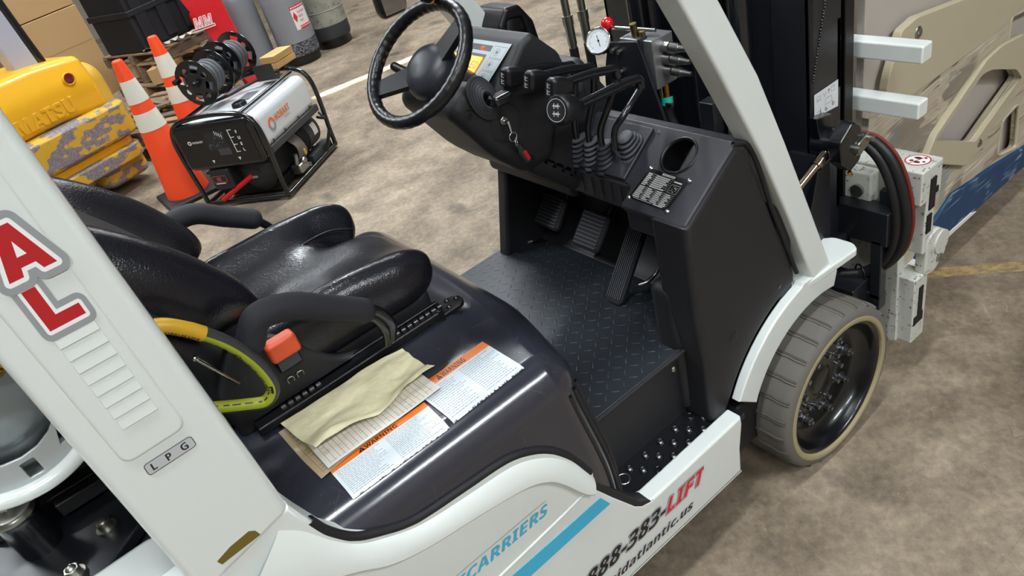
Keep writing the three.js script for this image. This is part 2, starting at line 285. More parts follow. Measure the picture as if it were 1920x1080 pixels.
// --- hood over the engine ---
const hoodLift = (x, z) => .045 * (1 - ss(.10, .25, z)) * (1 - ss(-1.0, -.86, x));
{
  part('hood', softBox(-2.0, -.725, .42, 1.0, -.545, .442, .10, .085, .075, 8, 20, (x, y, z) => {
    const f = ss(.55, 1.0, y); const front = ss(-1.0, -.75, x);
    let nx = x - front * f * .055 - front * .055 * ss(.1, .44, z) ; let ny = y;
    if (y > .9) { ny += hoodLift(x, z) * ss(.9, .99, y); }
    return [nx, ny, z];
  }), mats.hood, { label: 'charcoal plastic engine hood with scuffs' });
  const edge = new THREE.SplineCurve([[-1.44, 1.05], [-1.425, 1.005], [-1.395, .957], [-1.355, .927], [-1.286, .893], [-1.178, .879], [-1.074, .867], [-1.013, .84], [-.966, .80], [-.925, .74], [-.89, .66]].map((p) => new THREE.Vector2(...p))).getPoints(40);
  part('hood_seal', tube(edge.map((p) => [p.x, p.y + .012, .4425]), .009, 120, 10), mats.rubber, { label: 'black rubber hood seal' });
  const hoodFront = (y) => -.725 - .055 * ss(.55, 1, y) - .055;
  for (let i = 0; i < 3; i++) { const f = .55 + .27 * i; part('corner_rib', tube([.90, .84, .78, .70, .62, .54, .46].map((y) => [hoodFront(y) - .1 + .1 * Math.cos(f), y, .367 + .075 * Math.sin(f)]), .006, 40, 8), mats.plastic); }
}
// --- warning labels on the hood ---
const warnTex = (seed) => canvasTex(1024, 460, (c, w, h) => {
  const r = rng(seed); c.fillStyle = '#ccd3d8'; c.fillRect(0, 0, w, h); c.fillStyle = '#e8792a'; c.fillRect(0, 0, w, 78);
  c.fillStyle = '#111'; c.font = 'bold 70px sans-serif'; c.fillText('WARNING', 355, 66); c.beginPath(); c.moveTo(285, 66); c.lineTo(320, 10); c.lineTo(352, 66); c.fill(); c.fillStyle = '#e8792a'; c.font = 'bold 44px sans-serif'; c.fillText('!', 311, 62);
  c.fillStyle = '#8f989d'; for (let k = 0; k < 2; k++) for (let i = 0; i < 16; i++) { let x = 30 + k * 500, y = 100 + i * 21; const e = x + 300 + 150 * r(); while (x < e) { const l = 8 + 34 * r(); c.fillRect(x, y, l, 8); x += l + 7; } }
  for (let i = 0; i < 90; i++) { c.fillStyle = `rgba(40,42,46,${.3 + .5 * r()})`; const x = r() * w, y = r() * h; c.fillRect(x, y, 2 + 10 * r() * r(), 2 + 6 * r() * r()); }
  for (let i = 0; i < 40; i++) { c.fillStyle = `rgba(44,44,50,.8)`; c.fillRect(r() * w, h - 3 - 8 * r(), 6 + 20 * r(), 10); }
});
{
  const bend = (lx) => (o, u, v) => { const z = o[2]; const q = Math.max(0, z - .367) / .075; return [o[0], 1.0 + hoodLift(o[0], z) + .0026 - .085 * (1 - Math.sqrt(Math.max(0, 1 - q * q))), z]; };
  part('warning_label', quad([-1.358, 1, .297], [-1.134, 1, .299], [-1.138, 1, .397], [-1.357, 1, .397], 0, 16, bend()), M(0xffffff, .35, 0, { map: warnTex(3) }), { keepUV: true, label: 'white and orange warning label' });
  part('warning_label', quad([-1.13, 1, .248], [-.944, 1, .246], [-.94, 1, .388], [-1.126, 1, .394], 0, 16, bend()), M(0xffffff, .35, 0, { map: warnTex(8) }), { keepUV: true, label: 'white and orange warning label' });
}
// --- hinge rail beside the seat ---
{
  const o = part('hood_rail', [box(-1.42, -.975, 1.043, 1.062, .118, .150, .004), box(-1.42, -.96, 1.058, 1.07, .112, .122, .003), slabXZ([[-.99, .075], [-.905, .08], [-.893, .09], [-.893, .115], [-.905, .128], [-.99, .13]], 1.022, 1.034, .003, .008), box(-1.0, -.96, 1.02, 1.06, .095, .14, .006)], mats.black, { label: 'black slotted rail beside the seat' });
  for (let i = 0; i < 9; i++) mesh('knuckle', rod([-1.10 + i * .016, 1.064, .135], [-1.09 + i * .016, 1.064, .135], .0075, .0075, 10), mats.blackGloss, o);
  for (let i = 0; i < 6; i++) mesh('knuckle', rod([-1.36 + i * .016, 1.064, .135], [-1.35 + i * .016, 1.064, .135], .0075, .0075, 10), mats.blackGloss, o);
  for (const [x, z] of [[-.925, .09], [-.905, .10], [-.935, .115], [-.95, .09]]) mesh('bolt', turned([[0, .006], [.005, .005], [.0065, 0]], [x, 1.034, z], [x, 2, z], 10), mats.blackGloss, o);
}
// --- rear guard pillar with its pressed panel and lettering ---
{
  const xr = (y) => -1.449 - (y - 1.125) * .043, xl = (y) => -1.631 - (y - 1.125) * .012;
  const body = [[xl(1.07), 1.07], [-1.57, 1.08, .01], [-1.455, 1.108, .02], [xr(2.14), 2.14], [xl(2.14), 2.14]];
  const p = part('rear_pillar', [slab(body, .33, .452, .014, 0, [], 5)], mats.white, { label: 'wide white guard pillar with red letters' });
  // raised centre panel of the pressing and the short louvre ribs across it
  mesh('pressed_panel', slab([[-1.600, 1.349], [-1.507, 1.351], [-1.522, 2.1], [-1.612, 2.1]], .4425, .4545, .012, .02, [], 8), mats.white, p);
  for (let i = 0; i < 8; i++) { const y = 1.546 - i * .0202; mesh('louvre', slabYZ([[.453, y - .0035], [.4555, y - .0032], [.4562, y - .0022], [.4552, y + .0125], [.453, y + .0135]], -1.575, -1.526, .0006), mats.white, p); }
  const GL = { A: [[[0, 0], [.34, 1], [.66, 1], [1, 0], [.72, 0], [.66, .17], [.36, .17], [.30, 0]], [[.41, .37], [.61, .37], [.51, .68]]], L: [[[0, 0], [0, 1], [.36, 1], [.36, .28], [1, .28], [1, 0]]] };
  const big = (ch) => canvasTex(512, 512, (c, w, h) => { c.clearRect(0, 0, w, h); const m = 84, k = w - 2 * m; c.beginPath(); for (const poly of GL[ch]) { poly.forEach(([x, y], i) => (i ? c.lineTo(m + x * k, h - m - y * k) : c.moveTo(m + x * k, h - m - y * k))); c.closePath(); } c.lineJoin = 'round'; c.strokeStyle = '#97999b'; c.lineWidth = 160; c.stroke(); c.strokeStyle = '#eef0ee'; c.lineWidth = 62; c.stroke(); c.fillStyle = '#b81f26'; c.fill('evenodd'); });
  mesh('letter_decal', quad([-1.582, 1.642, .4545], [-1.518, 1.642, .4545], [-1.518, 1.556, .4545], [-1.582, 1.556, .4545], .0012), printMat(big('L')), p, { keepUV: true, label: 'red letter L outlined in grey' });
  mesh('letter_decal', quad([-1.588, 1.722, .4545], [-1.508, 1.722, .4545], [-1.508, 1.628, .4545], [-1.588, 1.628, .4545], .0018), printMat(big('A')), p, { keepUV: true, label: 'red letter A outlined in grey' });
  const lpg = canvasTex(512, 150, (c, w, h) => { c.clearRect(0, 0, w, h); c.fillStyle = '#b9bcbc'; c.strokeStyle = '#1b1c1e'; c.lineWidth = 7; c.beginPath(); c.roundRect(6, 6, w - 12, h - 12, 34); c.fill(); c.stroke(); c.fillStyle = '#222428'; c.font = 'bold 118px sans-serif'; c.fillText('L', 50, 118); c.fillText('P', 205, 118); c.fillText('G', 365, 118); });
  mesh('fuel_plate', quad([-1.583, 1.336, .452], [-1.512, 1.337, .452], [-1.512, 1.316, .452], [-1.584, 1.315, .452], .0012), printMat(lpg), p, { keepUV: true, label: 'small grey plate reading LPG' });
  mesh('torn_sticker', slab([[-1.583, 1.114], [-1.580, 1.103], [-1.512, 1.107], [-1.515, 1.120], [-1.523, 1.127], [-1.557, 1.123]], .4515, .4528, .0003), M(0x6e5d1c, .7), p, { label: 'torn olive sticker remnant' });
}
// --- seat ---
const seat = part('seat_base', [softBox(-1.40, -.955, 1.0, 1.11, -.35, .10, .03, .03, .03, 4, 6), box(-1.42, -1.0, 1.0, 1.05, -.40, .115, .01)], mats.plastic, { label: 'black moulded seat pan' });
{
  mesh('seat_cushion', softBox(-1.375, -.915, 1.065, 1.185, -.365, .118, .10, .055, .07, 8, 22, (x, y, z) => {
    const zc = (z + .115) / .25, up = ss(1.07, 1.16, y), f = ss(-1.15, -.92, x);
    const bol = Math.exp(-(((Math.abs(zc) - .80) / .24) ** 2));
    const ny = y + up * (.036 * bol * (1 - .55 * f * (zc > 0 ? 1 : 0)) - .034 * Math.exp(-((zc / .5) ** 2)) * (1 - .5 * f) - .075 * f * Math.exp(-(((zc + .5) / .2) ** 2)) + .010 * (1 - f));
    const nx = x - ss(-1.1, -.92, x) * (.07 * Math.exp(-(((zc + .5) / .2) ** 2)) + .03 * ss(.8, 1, Math.abs(zc)));
    return [nx, ny, z];
  }), mats.vinyl, seat, { label: 'glossy black vinyl cushion with raised bolsters' });
  // seam lines where bolster and centre meet
  for (const s of [-1, 1]) mesh('seam', tube([[-1.31, 1.172, -.115 + s * .11], [-1.15, 1.176, -.115 + s * .12], [-1.02, 1.17, -.115 + s * .135], [-.955, 1.14, -.115 + s * .14]], .0022, 40, 6), mats.black, seat);
  // backrest, leaning back; the wings curl forward on both sides
  const lean = (x, y, z) => { const t = Math.max(0, y - 1.2); return [x + .02 - t * .42 - t * t * .55, y, z]; };
  mesh('backrest', softBox(-1.43, -1.315, 1.245, 1.605, -.385, .14, .05, .11, .09, 8, 22, (x, y, z) => {
    const zc = (z + .115) / .26, front = ss(-1.40, -1.33, x), bol = Math.exp(-(((Math.abs(zc) - .78) / .25) ** 2)), top = ss(1.40, 1.6, y);
    const nx = x + front * (.062 * bol * (1 - .4 * top) - .03 * Math.exp(-((zc / .45) ** 2))) + .03 * ss(1.25, 1.1, y) * 0;
    const sh = 1 - .10 * top * 1;
    return lean(nx, y, -.115 + (z + .115) * sh);
  }), mats.vinyl, seat, { label: 'black vinyl backrest with side wings' });
  mesh('back_panel', softBox(-1.405, -1.328, 1.28, 1.60, -.245, .015, .03, .06, .05, 6, 10, (x, y, z) => lean(x + .008, y, z)), M(0x3a3838, .3, 0, { bumpMap: wrinkleBump, bumpScale: .0003 }), seat, { label: 'charcoal centre panel' });
  mesh('back_shell', softBox(-1.50, -1.41, 1.03, 1.54, -.35, .10, .04, .08, .08, 5, 8, lean), mats.plastic, seat);
  // far and near armrests
  const af = mesh('armrest', capTube([[-1.36, 1.25, -.38], [-1.325, 1.315, -.38], [-1.265, 1.318, -.38], [-1.20, 1.275, -.38], [-1.145, 1.238, -.38]], .026, 50, 16), mats.foam, seat, { label: 'foam covered armrest' });
  mesh('armrest_bracket', tube([[-1.15, 1.24, -.38], [-1.12, 1.205, -.38], [-1.10, 1.15, -.37]], .011, 20, 10), mats.blackGloss, seat);
  mesh('armrest', capTube([[-1.355, 1.27, .2], [-1.325, 1.305, .2], [-1.27, 1.295, .2], [-1.20, 1.245, .2], [-1.145, 1.202, .2]], .0265, 50, 16), mats.foam, seat, { label: 'foam covered armrest' });
  mesh('armrest_bracket', [tube([[-1.15, 1.212, .2], [-1.118, 1.182, .2], [-1.102, 1.14, .198], [-1.112, 1.10, .19]], .0115, 30, 10), tube([[-1.15, 1.194, .2], [-1.128, 1.17, .2], [-1.118, 1.13, .198], [-1.122, 1.095, .19]], .009, 30, 10)], mats.blackGloss, seat, { label: 'glossy black curved armrest bracket' });
  // seat side cover with buckle
  mesh('side_cover', slab([[-1.45, 1.04], [-1.12, 1.04], [-1.15, 1.062], [-1.21, 1.085], [-1.249, 1.135], [-1.276, 1.19], [-1.343, 1.228], [-1.39, 1.236], [-1.45, 1.15]], .088, .122, .012, .018, [], 4), mats.plastic, seat, { label: 'black plastic seat side cover' });
  const b = mesh('belt_buckle', [box(-1.328, -1.278, 1.135, 1.18, .120, .136, .004)], mats.blackGloss, seat);
  mesh('release_button', softBox(-1.333, -1.27, 1.166, 1.210, .116, .150, .008, .008, .008, 4, 4), mats.orangeBuckle, b, { label: 'orange buckle release button' });
  for (const dx of [0, .022]) mesh('buckle_clip', tube([[-1.322 + dx, 1.098, .123], [-1.322 + dx, 1.11, .125], [-1.310 + dx, 1.11, .125], [-1.310 + dx, 1.098, .123]], .0018, 16, 6), mats.steel, b);
  mesh('adjuster_lever', [rod([-1.445, 1.27, .15], [-1.405, 1.18, .155], .004), new THREE.SphereGeometry(.006, 10, 8).translate(-1.445, 1.27, .15)], mats.chrome, seat, { label: 'chrome adjuster lever' });
}
// --- yellow and grey gas hose looping out behind the pillar ---
{
  const t = canvasTex(1024, 128, (c, w, h) => { c.fillStyle = '#3b3b3f'; c.fillRect(0, 0, w, h); c.fillStyle = '#a9b22e'; c.fillRect(0, 30, w, 46); c.fillStyle = '#16170c'; c.font = 'bold 30px sans-serif'; const r = rng(4); let x = 330; while (x < 1000) { c.fillRect(x, 50, 10 + 26 * r(), 4); x += 44; } c.fillText('K2', 470, 66); c.fillRect(700, 36, 40, 34); c.fillStyle = '#a9b22e'; c.fillText('PX', 704, 64); });
  const pts = [[-1.53, 1.40, .21], [-1.468, 1.395, .22], [-1.434, 1.366, .222], [-1.388, 1.302, .224], [-1.363, 1.226, .226], [-1.364, 1.175, .225], [-1.384, 1.158, .22], [-1.42, 1.17, .21], [-1.47, 1.19, .19]];
  const h = part('gas_hose', tube(pts, .0125, 100, 16), M(0xffffff, .45, 0, { map: t }), { keepUV: true, label: 'yellow green and grey rubber gas hose' });
  const t2 = canvasTex(256, 64, (c, w, h2) => { c.fillStyle = '#d8a92c'; c.fillRect(0, 0, w, h2); c.fillStyle = '#3a2a08'; c.font = 'bold 20px sans-serif'; c.save(); c.translate(250, 20); c.rotate(Math.PI); c.fillText('USA W10BH872', 4, 0); c.restore(); c.fillRect(0, 46, w, 3); });
  mesh('sleeve', tube(pts.slice(0, 4).map((p, i) => i === 3 ? [-1.415, 1.343, .223] : p), .0138, 40, 16), M(0xffffff, .4, 0, { map: t2 }), h, { keepUV: true, label: 'amber print sleeve on the hose' });
}
// --- step, riser, floor ---
{
  const sh = shapeOf([[-.86, .28], [-.36, .28], [-.36, .447], [-.74, .447], [-.80, .43], [-.86, .36]].map(([x, z]) => [x, -z]), .012);
  const st = part('step_plate', slab(sh, .418, .426, .002).rotateX(-Math.PI / 2), mats.blackGloss, { label: 'black step plate with round grip studs' });
  const rows = [[-.70, .335], [-.64, .335], [-.58, .335], [-.52, .335], [-.46, .335], [-.68, .365], [-.62, .365], [-.56, .365], [-.50, .365], [-.44, .365], [-.655, .395], [-.595, .395], [-.535, .395], [-.475, .395], [-.42, .395], [-.63, .425], [-.51, .425]];
  rows.forEach(([x, z], i) => { mesh('stud_ring', turned([[.0125, 0], [.0115, .004], [.0085, .005], [.0075, .003]], [x, .426, z], [x, 1, z], 18), mats.blackGloss, st); if (i % 6 !== 4) mesh('stud', turned([[0, .0045], [.005, .0042], [.0076, .002]], [x, .426, z], [x, 1, z], 14), mats.steel, st); });
  for (const [x, z] of [[-.735, .345], [-.745, .425]]) mesh('drain_hole', turned([[.019, .001], [.017, .003], [.015, .001]], [x, .426, z], [x, 1, z], 20), mats.steel, st);
  part('step_riser', [box(-.92, -.33, .40, .648, .24, .31, .006), slab([[-.90, .655], [-.835, .56], [-.775, .46], [-.74, .43], [-.70, .42], [-.70, .40], [-.92, .40]], .405, .449, .004)], mats.plastic);
  part('floor_frame', [box(-1.9, .1, .22, .40, -.5, .40, .01), box(-.9, -.1, .40, .645, -.52, .24, .01), box(-2.1, -.9, .14, .44, -.5, .38, .01)], mats.dark);
  const mat = part('floor_mat', [slabXZ([[-.80, -.525], [-.345, -.525], [-.33, -.50], [-.33, -.45], [-.275, -.40], [-.27, .31], [-.35, .325], [-.80, .325]], .645, .661, .003, .01)], mats.mat, { label: 'black diamond tread floor mat' });
  const bars = []; const proto = softBox(-.011, .011, 0, .0022, -.0028, .0028, .009, .0015, .0025, 2, 1);
  for (let i = 0; i < 16; i++) for (let j = 0; j < 29; j++) { const x = -.795 + i * .033, z = -.515 + j * .029; if (x > -.28 || z > .318 || (x > -.34 && z < -.42)) continue; const g = proto.clone(); g.rotateY((i + j) % 2 ? .8 : -.8); bars.push(g.translate(x, .660, z)); }
  mesh('tread_bars', bars, M(0x2b3036, .3), mat, { stuff: true });
  mesh('mat_edge', tube([[-.80, .655, .329], [-.55, .656, .329], [-.35, .656, .329], [-.268, .656, .312]], .006, 30, 8), mats.rubber, mat);
  for (const [x, z, y] of [[-.335, .318, .668], [-.33, -.47, .668]]) mesh('mat_clip', rod([x, .661, z], [x + .01, y, z + .02], .004, .003, 10), mats.silver, mat);
  mesh('toe_board', gridSurf(10, 12, (u, v) => { const a = v * 1.0, z = -.46 + .80 * u; return [-.275 + .16 * v * (1 - .15 * v), .652 + .21 * v * v * .9 + .04 * v, z]; }, .008), mats.plastic, mat);
  part('side_bolt', [turned([[0, .006], [.008, .005], [.009, 0]], [-.47, .60, .31], [-.47, .60, .4], 12), turned([[0, .006], [.008, .005], [.009, 0]], [-.42, .50, .31], [-.42, .50, .4], 12)], mats.zinc);
}
// --- pedals ---
{
  const pad = (z, y, x, w, h, tilt, name) => {
    const g = softBox(-.011, .011, -h / 2, h / 2, -w / 2, w / 2, .008, .016, .016, 4, 4), ribs = [];
    const tf = (q) => q.rotateZ(tilt).translate(x, y, z);
    const o = part(name, tf(g), mats.rubber, { label: 'black ribbed rubber foot pedal' });
    for (let i = 0; i < 9; i++) ribs.push(box(-.0145, -.009, -h * .40 + i * h * .10 - .0028, -h * .40 + i * h * .10 + .0028, -w * .40, w * .40, .001));
    mesh('ribs', tf(merge(ribs)), mats.boot, o);
    mesh('pedal_arm', [rod([x + .012, y + .0, z + .03], [x + .13, y + .12, z + .04], .012, .012, 12)], mats.black, o);
  };
  pad(-.395, .765, -.25, .125, .115, -.75, 'brake_pedal'); pad(-.195, .755, -.255, .125, .125, -.75, 'inching_pedal');
  const g = softBox(-.010, .010, -.125, .125, -.033, .033, .006, .02, .015, 4, 6), tf = (q) => q.rotateZ(-.72).rotateX(-.06).translate(-.325, .755, .03);
  const acc = part('accelerator_pedal', tf(g), mats.rubber, { label: 'long black ribbed accelerator pedal' }); const ribs = [];
  for (let i = 0; i < 8; i++) ribs.push(box(-.0145, -.008, -.11, .115, -.028 + i * .0075, -.0245 + i * .0075, .001)); mesh('ribs', tf(merge(ribs)), mats.boot, acc);
  mesh('pedal_link', tube([[-.335, .70, .075], [-.315, .705, .09], [-.285, .715, .095], [-.262, .745, .10], [-.235, .79, .10]], .006, 20, 8), mats.steel, acc, { label: 'bare steel pedal link' });
}
// --- right-hand front cowl and fender ---
const arch = (r, a0, a1, n) => Array.from({ length: n + 1 }, (_, i) => { const a = a0 + (a1 - a0) * i / n; return [Math.cos(a) * r, .267 + Math.sin(a) * r]; });
{
  part('front_cowl', slab([[-.452, 1.058], [-.27, 1.18], [-.225, 1.165], [-.06, .70], ...arch(.405, 1.72, 2.62, 10), [-.395, .40], [-.445, .43], [-.44, .62], [-.455, .80], [-.452, .93, .03]], .285, .402, .02, 0, [], 5), mats.plastic, { label: 'black textured front cowl' });
  part('cowl_plug', turned([[0, .003], [.015, .003], [.018, .001], [.019, 0]], [-.33, .66, .401], [-.33, .66, 1], 24), mats.plasticSmooth);
  part('cowl_screw', turned([[0, .003], [.006, .002], [.007, 0]], [-.135, .70, .401], [-.135, .70, 1], 12), mats.blackGloss);
  part('cowl_foot', softBox(-.46, -.33, .43, .86, .245, .33, .03, .03, .03, 4, 5), mats.plastic);
  part('fender', [slab([...arch(.315, 1.3, 2.72, 16).reverse(), [.10, .62], [.06, .655], [-.06, .672], ...arch(.402, 1.74, 2.66, 12)].filter(Boolean), .395, .425, .005), slabXZ([[-.08, .30], [.16, .33], [.185, .36], [.185, .42], [.165, .445], [.02, .432], [-.08, .42]], .638, .662, .005, .012)], mats.white, { label: 'white fender strip around the front wheel' });
  // right-hand front pillar: a bent rectangular tube leaning back
  const pts = [[-.012, .642], [.074, .641], [-.023, .892], [-.112, 1.117], [-.199, 1.324], [-.304, 1.519], [-.44, 1.76], [-.62, 2.13], [-.73, 2.13], [-.55, 1.80], [-.418, 1.559], [-.322, 1.374], [-.205, 1.134], [-.112, .909]];
  part('front_pillar', slab(pts, .36, .425, .008, 0, [], 4), mats.white, { label: 'white leaning front pillar' });
  part('front_pillar', slab(pts, -.535, -.47, .008, 0, [], 4), mats.white, { label: 'white leaning front pillar' });
  part('pillar_edging', tube([[-.268, 1.185, .398], [-.228, 1.168, .402], [-.145, .935, .404], [-.06, .70, .404]], .006, 40, 8), mats.rubber);
  part('rear_pillar', slab([[-1.67, .96], [-1.52, .96], [-1.55, 2.14], [-1.67, 2.14]], -.55, -.45, .014, 0, [], 4), mats.white, { label: 'white far rear guard pillar' });
  for (const z of [-.545, .36]) part('guard_rail', box(-1.66, -.62, 2.10, 2.16, z, z + .075, .012), mats.white, { label: 'white overhead guard side rail' });
  for (let i = 0; i < 7; i++) part('guard_bar', box(-1.6 + i * .155, -1.575 + i * .155, 2.125, 2.155, -.48, .37, .004), mats.white, { label: 'white overhead guard cross bar' });
  part('rear_side_panel', slab([[-2.2, .235], [-.40, .235], [-.39, .435], [-.72, .435], [-.78, .55], [-.8, .94], [-2.2, .96]], -.56, -.535, .006), mats.white);
}
// --- console with lever boots, cup holder and data plate ---
const CP = (x) => 1.06 + .667 * (x + .45), cu = V(.832, .555, 0), cn = V(-.555, .832, 0);
{
  const cupC = [-.3125, CP(-.3125), .273], hole = new THREE.Path(); const L0 = (x) => (x + .45) / .832; // metres along the slope
  const prof = [[L0(-.437), -.035], [L0(-.437), -.40], [L0(-.262), -.40], [L0(-.262), .05], [L0(-.40), .05], [L0(-.40), -.035]];
  const sh = shapeOf([[-.0, -.188], [-.0, -.395], [.232, -.40], [.232, .06], [.062, .06], [.062, -.172], [.052, -.188]], .012);
  hole.absarc(L0(-.3125), -.273, .044, 0, Math.PI * 2, true); sh.holes.push(hole);
  const basis = new THREE.Matrix4().makeBasis(cu, V(0, 0, -1), V(0, 0, 0)); // placed below
  const place = (g, lift = 0) => { const m = new THREE.Matrix4().set(cu.x, 0, cn.x, -.45 + cn.x * lift, cu.y, 0, cn.y, 1.06 + cn.y * lift, 0, -1, 0, 0, 0, 0, 0, 1); return g.applyMatrix4(m); };
  const con = part('console', [place(slab(sh, -.028, 0, .006, 0, [], 4)), box(-.435, -.41, .985, 1.06, .19, .39, .012), box(-.262, -.21, 1.02, 1.175, -.06, .40, .01)], mats.console, { label: 'sloping black plastic console' });
  mesh('lever_tray', [place(box(.066, .215, -.165, .045, .0, .010, .004)), slab([[-.40, 1.088], [-.36, 1.115], [-.35, 1.03], [-.40, 1.022]], -.05, .185, .006)], mats.console, con);
  for (let i = 0; i < 6; i++) mesh('tray_groove', tube([[-.4025, 1.082, -.03 + i * .036], [-.4025, 1.03, -.03 + i * .036]], .0016, 4, 6), mats.black, con);
  mesh('cup_holder', place(new THREE.LatheGeometry([[0.0, -.075], [.036, -.075], [.041, -.004], [.0445, .0015], [.049, .0025], [.051, -.001]].map((p) => new THREE.Vector2(...p)), 40).rotateX(Math.PI / 2).translate(L0(-.3125), -.273, 0)), mats.black, con, { label: 'round black cup holder' });
  const plate = canvasTex(1024, 760, (c, w, h) => {
    c.fillStyle = '#101012'; c.fillRect(0, 0, w, h); c.fillStyle = '#c9c9c6'; c.strokeStyle = '#c9c9c6'; c.lineWidth = 6; const r = rng(9);
    c.fillRect(380, 20, 330, 46); c.fillStyle = '#101012'; c.font = 'bold 38px sans-serif'; c.fillText('TRUCK CAPACITY', 395, 56); c.fillStyle = '#c9c9c6';
    for (let i = 0; i < 7; i++) { const y = 96 + i * 44; c.fillRect(40, y, 680, 5); c.fillRect(60, y + 10, 90 + 60 * r(), 22); c.fillRect(280, y + 10, 160 + 230 * r(), 22); }
    c.strokeRect(750, 190, 220, 190); for (let i = 0; i < 14; i++) c.fillRect(770 + 150 * r(), 210 + 140 * r(), 30, 8); c.fillRect(750, 110, 200, 30);
    for (let i = 0; i < 7; i++) { const y = 420 + i * 42; c.fillRect(40, y, 930, 5); for (let k = 0; k < 4; k++) c.fillRect(60 + k * 235, y + 11, 90 + 90 * r(), 20); } for (let k = 1; k < 4; k++) c.fillRect(30 + k * 235, 420, 5, 270); c.fillRect(100, 722, 500, 10); c.fillRect(640, 715, 250, 22);
  });
  const pc = [[-.354, .216], [-.357, .338], [-.428, .326], [-.425, .201]].map(([x, z]) => [x, CP(x), z]);
  const dp = mesh('data_plate', quad(...pc, .002), M(0xffffff, .35, .2, { map: plate }), con, { keepUV: true, label: 'black data plate with silver tables' });
  for (const q of pc) mesh('rivet', turned([[0, .0045], [.0045, .0035], [.0065, 0]], q, [q[0] + cn.x, q[1] + cn.y, q[2]], 12), mats.steel, dp);
  mesh('console_screw', turned([[0, .001], [.004, .002], [.006, 0]], [-.275, CP(-.275), .18], [-.275 + cn.x, CP(-.275) + cn.y, .18], 12), mats.darkGrey, con);
  // pleated boots and their levers
  const bootAt = (x, z, w, l, steps) => { const gs = [], big = l > .06;
    for (let i = 0; i < 6; i++) { const t = i / 5; if (big) { const g = softBox(-.5, .5, -.0065, .0065, -.5, .5, .42, .006, .42, 5, 3); const sx = l * (1 - .55 * t), sz = w * (1 - .35 * t); g.scale(sx, 1, sz); g.rotateZ(.50 - .12 * t); g.translate(x + .03 - l * .22 * t, CP(x) + .012 + i * .0105, z); gs.push(g); }
      else { const g = new THREE.LatheGeometry([[.0, -.0062], [.78, -.006], [1, -.001], [.98, .002], [.8, .006], [0, .0062]].map(([r, y]) => new THREE.Vector2(r, y)), 24); const k = 1 - .22 * t; g.scale(.031 * k, 1, .0225 * k); g.rotateZ(.35 - .2 * t); g.translate(x - .004 + .006 * t, CP(x) - .004 + i * .0118, z); gs.push(g); } }
    return gs; };
  const levers = [ // base x, z, elbow, knob end
    [-.378, -.015, [-.356, 1.285, -.012], [-.350, 1.358, -.010], [-.505, 1.405, -.006], 0], [-.378, .033, [-.346, 1.285, .046], [-.342, 1.356, .052], [-.485, 1.396, .055], 1],
    [-.378, .080, [-.352, 1.265, .10], [-.322, 1.350, .112], [-.47, 1.380, .112], 2], [-.372, .122, [-.335, 1.245, .135], [-.262, 1.300, .122], [-.455, 1.318, .122], 3]];
  const icons = canvasTex(128, 256, (c, w, h) => { c.fillStyle = '#17171a'; c.fillRect(0, 0, w, h); c.strokeStyle = '#d8d8d6'; c.lineWidth = 9; for (const y of [30, 140]) { c.beginPath(); c.moveTo(40, y); c.lineTo(40, y + 80); c.lineTo(95, y + 80); c.moveTo(60, y + 10); c.lineTo(60, y + 60); c.moveTo(75, y + 30); c.lineTo(100, y + 30); c.stroke(); } });
  const disc = canvasTex(256, 256, (c, w, h) => { c.fillStyle = '#26262a'; c.fillRect(0, 0, w, h); c.strokeStyle = '#b9b9b6'; c.lineWidth = 7; c.beginPath(); c.arc(128, 128, 116, 0, 7); c.stroke(); c.strokeStyle = '#dcdcda'; c.lineWidth = 9; for (const y of [70, 150]) { c.beginPath(); c.moveTo(80, y + 14); c.lineTo(176, y + 14); c.moveTo(100, y - 12); c.lineTo(100, y + 42); c.moveTo(152, y - 12); c.lineTo(152, y + 42); c.moveTo(128, y); c.lineTo(128, y + 30); c.stroke(); } });
  for (const [bx, bz, e1, e2, kn, k] of levers) {
    const last = k === 3, gs = bootAt(bx + (last ? .018 : .006), bz + (last ? .012 : 0), last ? .062 : .042, last ? .10 : .055, 7);
    const lv = part('control_lever', [tube([[bx, CP(bx) + .05, bz], [(bx * 2 + e1[0]) / 3 - .004, CP(bx) + .10, bz], e1, [e2[0] + .004, e2[1] - .022, e2[2]]], .0085, 40, 12), tube([[e2[0] + .004, e2[1] - .022, e2[2]], e2, [e2[0] - .02, e2[1] + .006, e2[2]], [(e2[0] + kn[0]) / 2, (e2[1] + kn[1]) / 2 + .004, (e2[2] + kn[2]) / 2], kn], last ? .0125 : .0105, 50, 14)], mats.blackGloss, { label: last ? 'glossy black lever with round knob' : 'glossy black hydraulic lever' });
    mesh('pleated_boot', gs, mats.boot, lv, { label: 'grey pleated rubber boot' });
    if (!last) {
      const d = V(-.94, .27, 0).normalize();
      const kb = new THREE.Matrix4().makeBasis(d.clone().negate(), V(-d.y, d.x, 0).multiplyScalar(-1).negate().multiplyScalar(d.x < 0 ? -1 : 1), V(0, 0, 1));
      const g = softBox(-.045, .02, -.024, .024, -.017, .017, .012, .012, .012, 4, 4, (x, y, z) => [x, y * (1 - .3 * ss(-.02, .02, x)), z]); g.rotateZ(-.28); g.translate(kn[0] - .01, kn[1] - .006, kn[2]);
      const kk = mesh('knob', g, mats.plasticSmooth, lv);
      const o = V(kn[0] - .0545, kn[1] + .0065, kn[2]), up = V(.276, .961, 0);
      const c4 = [[1, -1], [1, 1], [-1, 1], [-1, -1]].map(([a, b]) => o.clone().addScaledVector(up, a * .017).add(V(0, 0, b * .011)).toArray());
      mesh('knob_symbol', quad(c4[0], c4[1], c4[2], c4[3], .0008), M(0xffffff, .5, 0, { map: icons }), kk, { keepUV: true });
    } else {
      const d = V(-.90, .30, .22).normalize(), a = V(...kn), at = (t) => a.clone().addScaledVector(d, t).toArray();
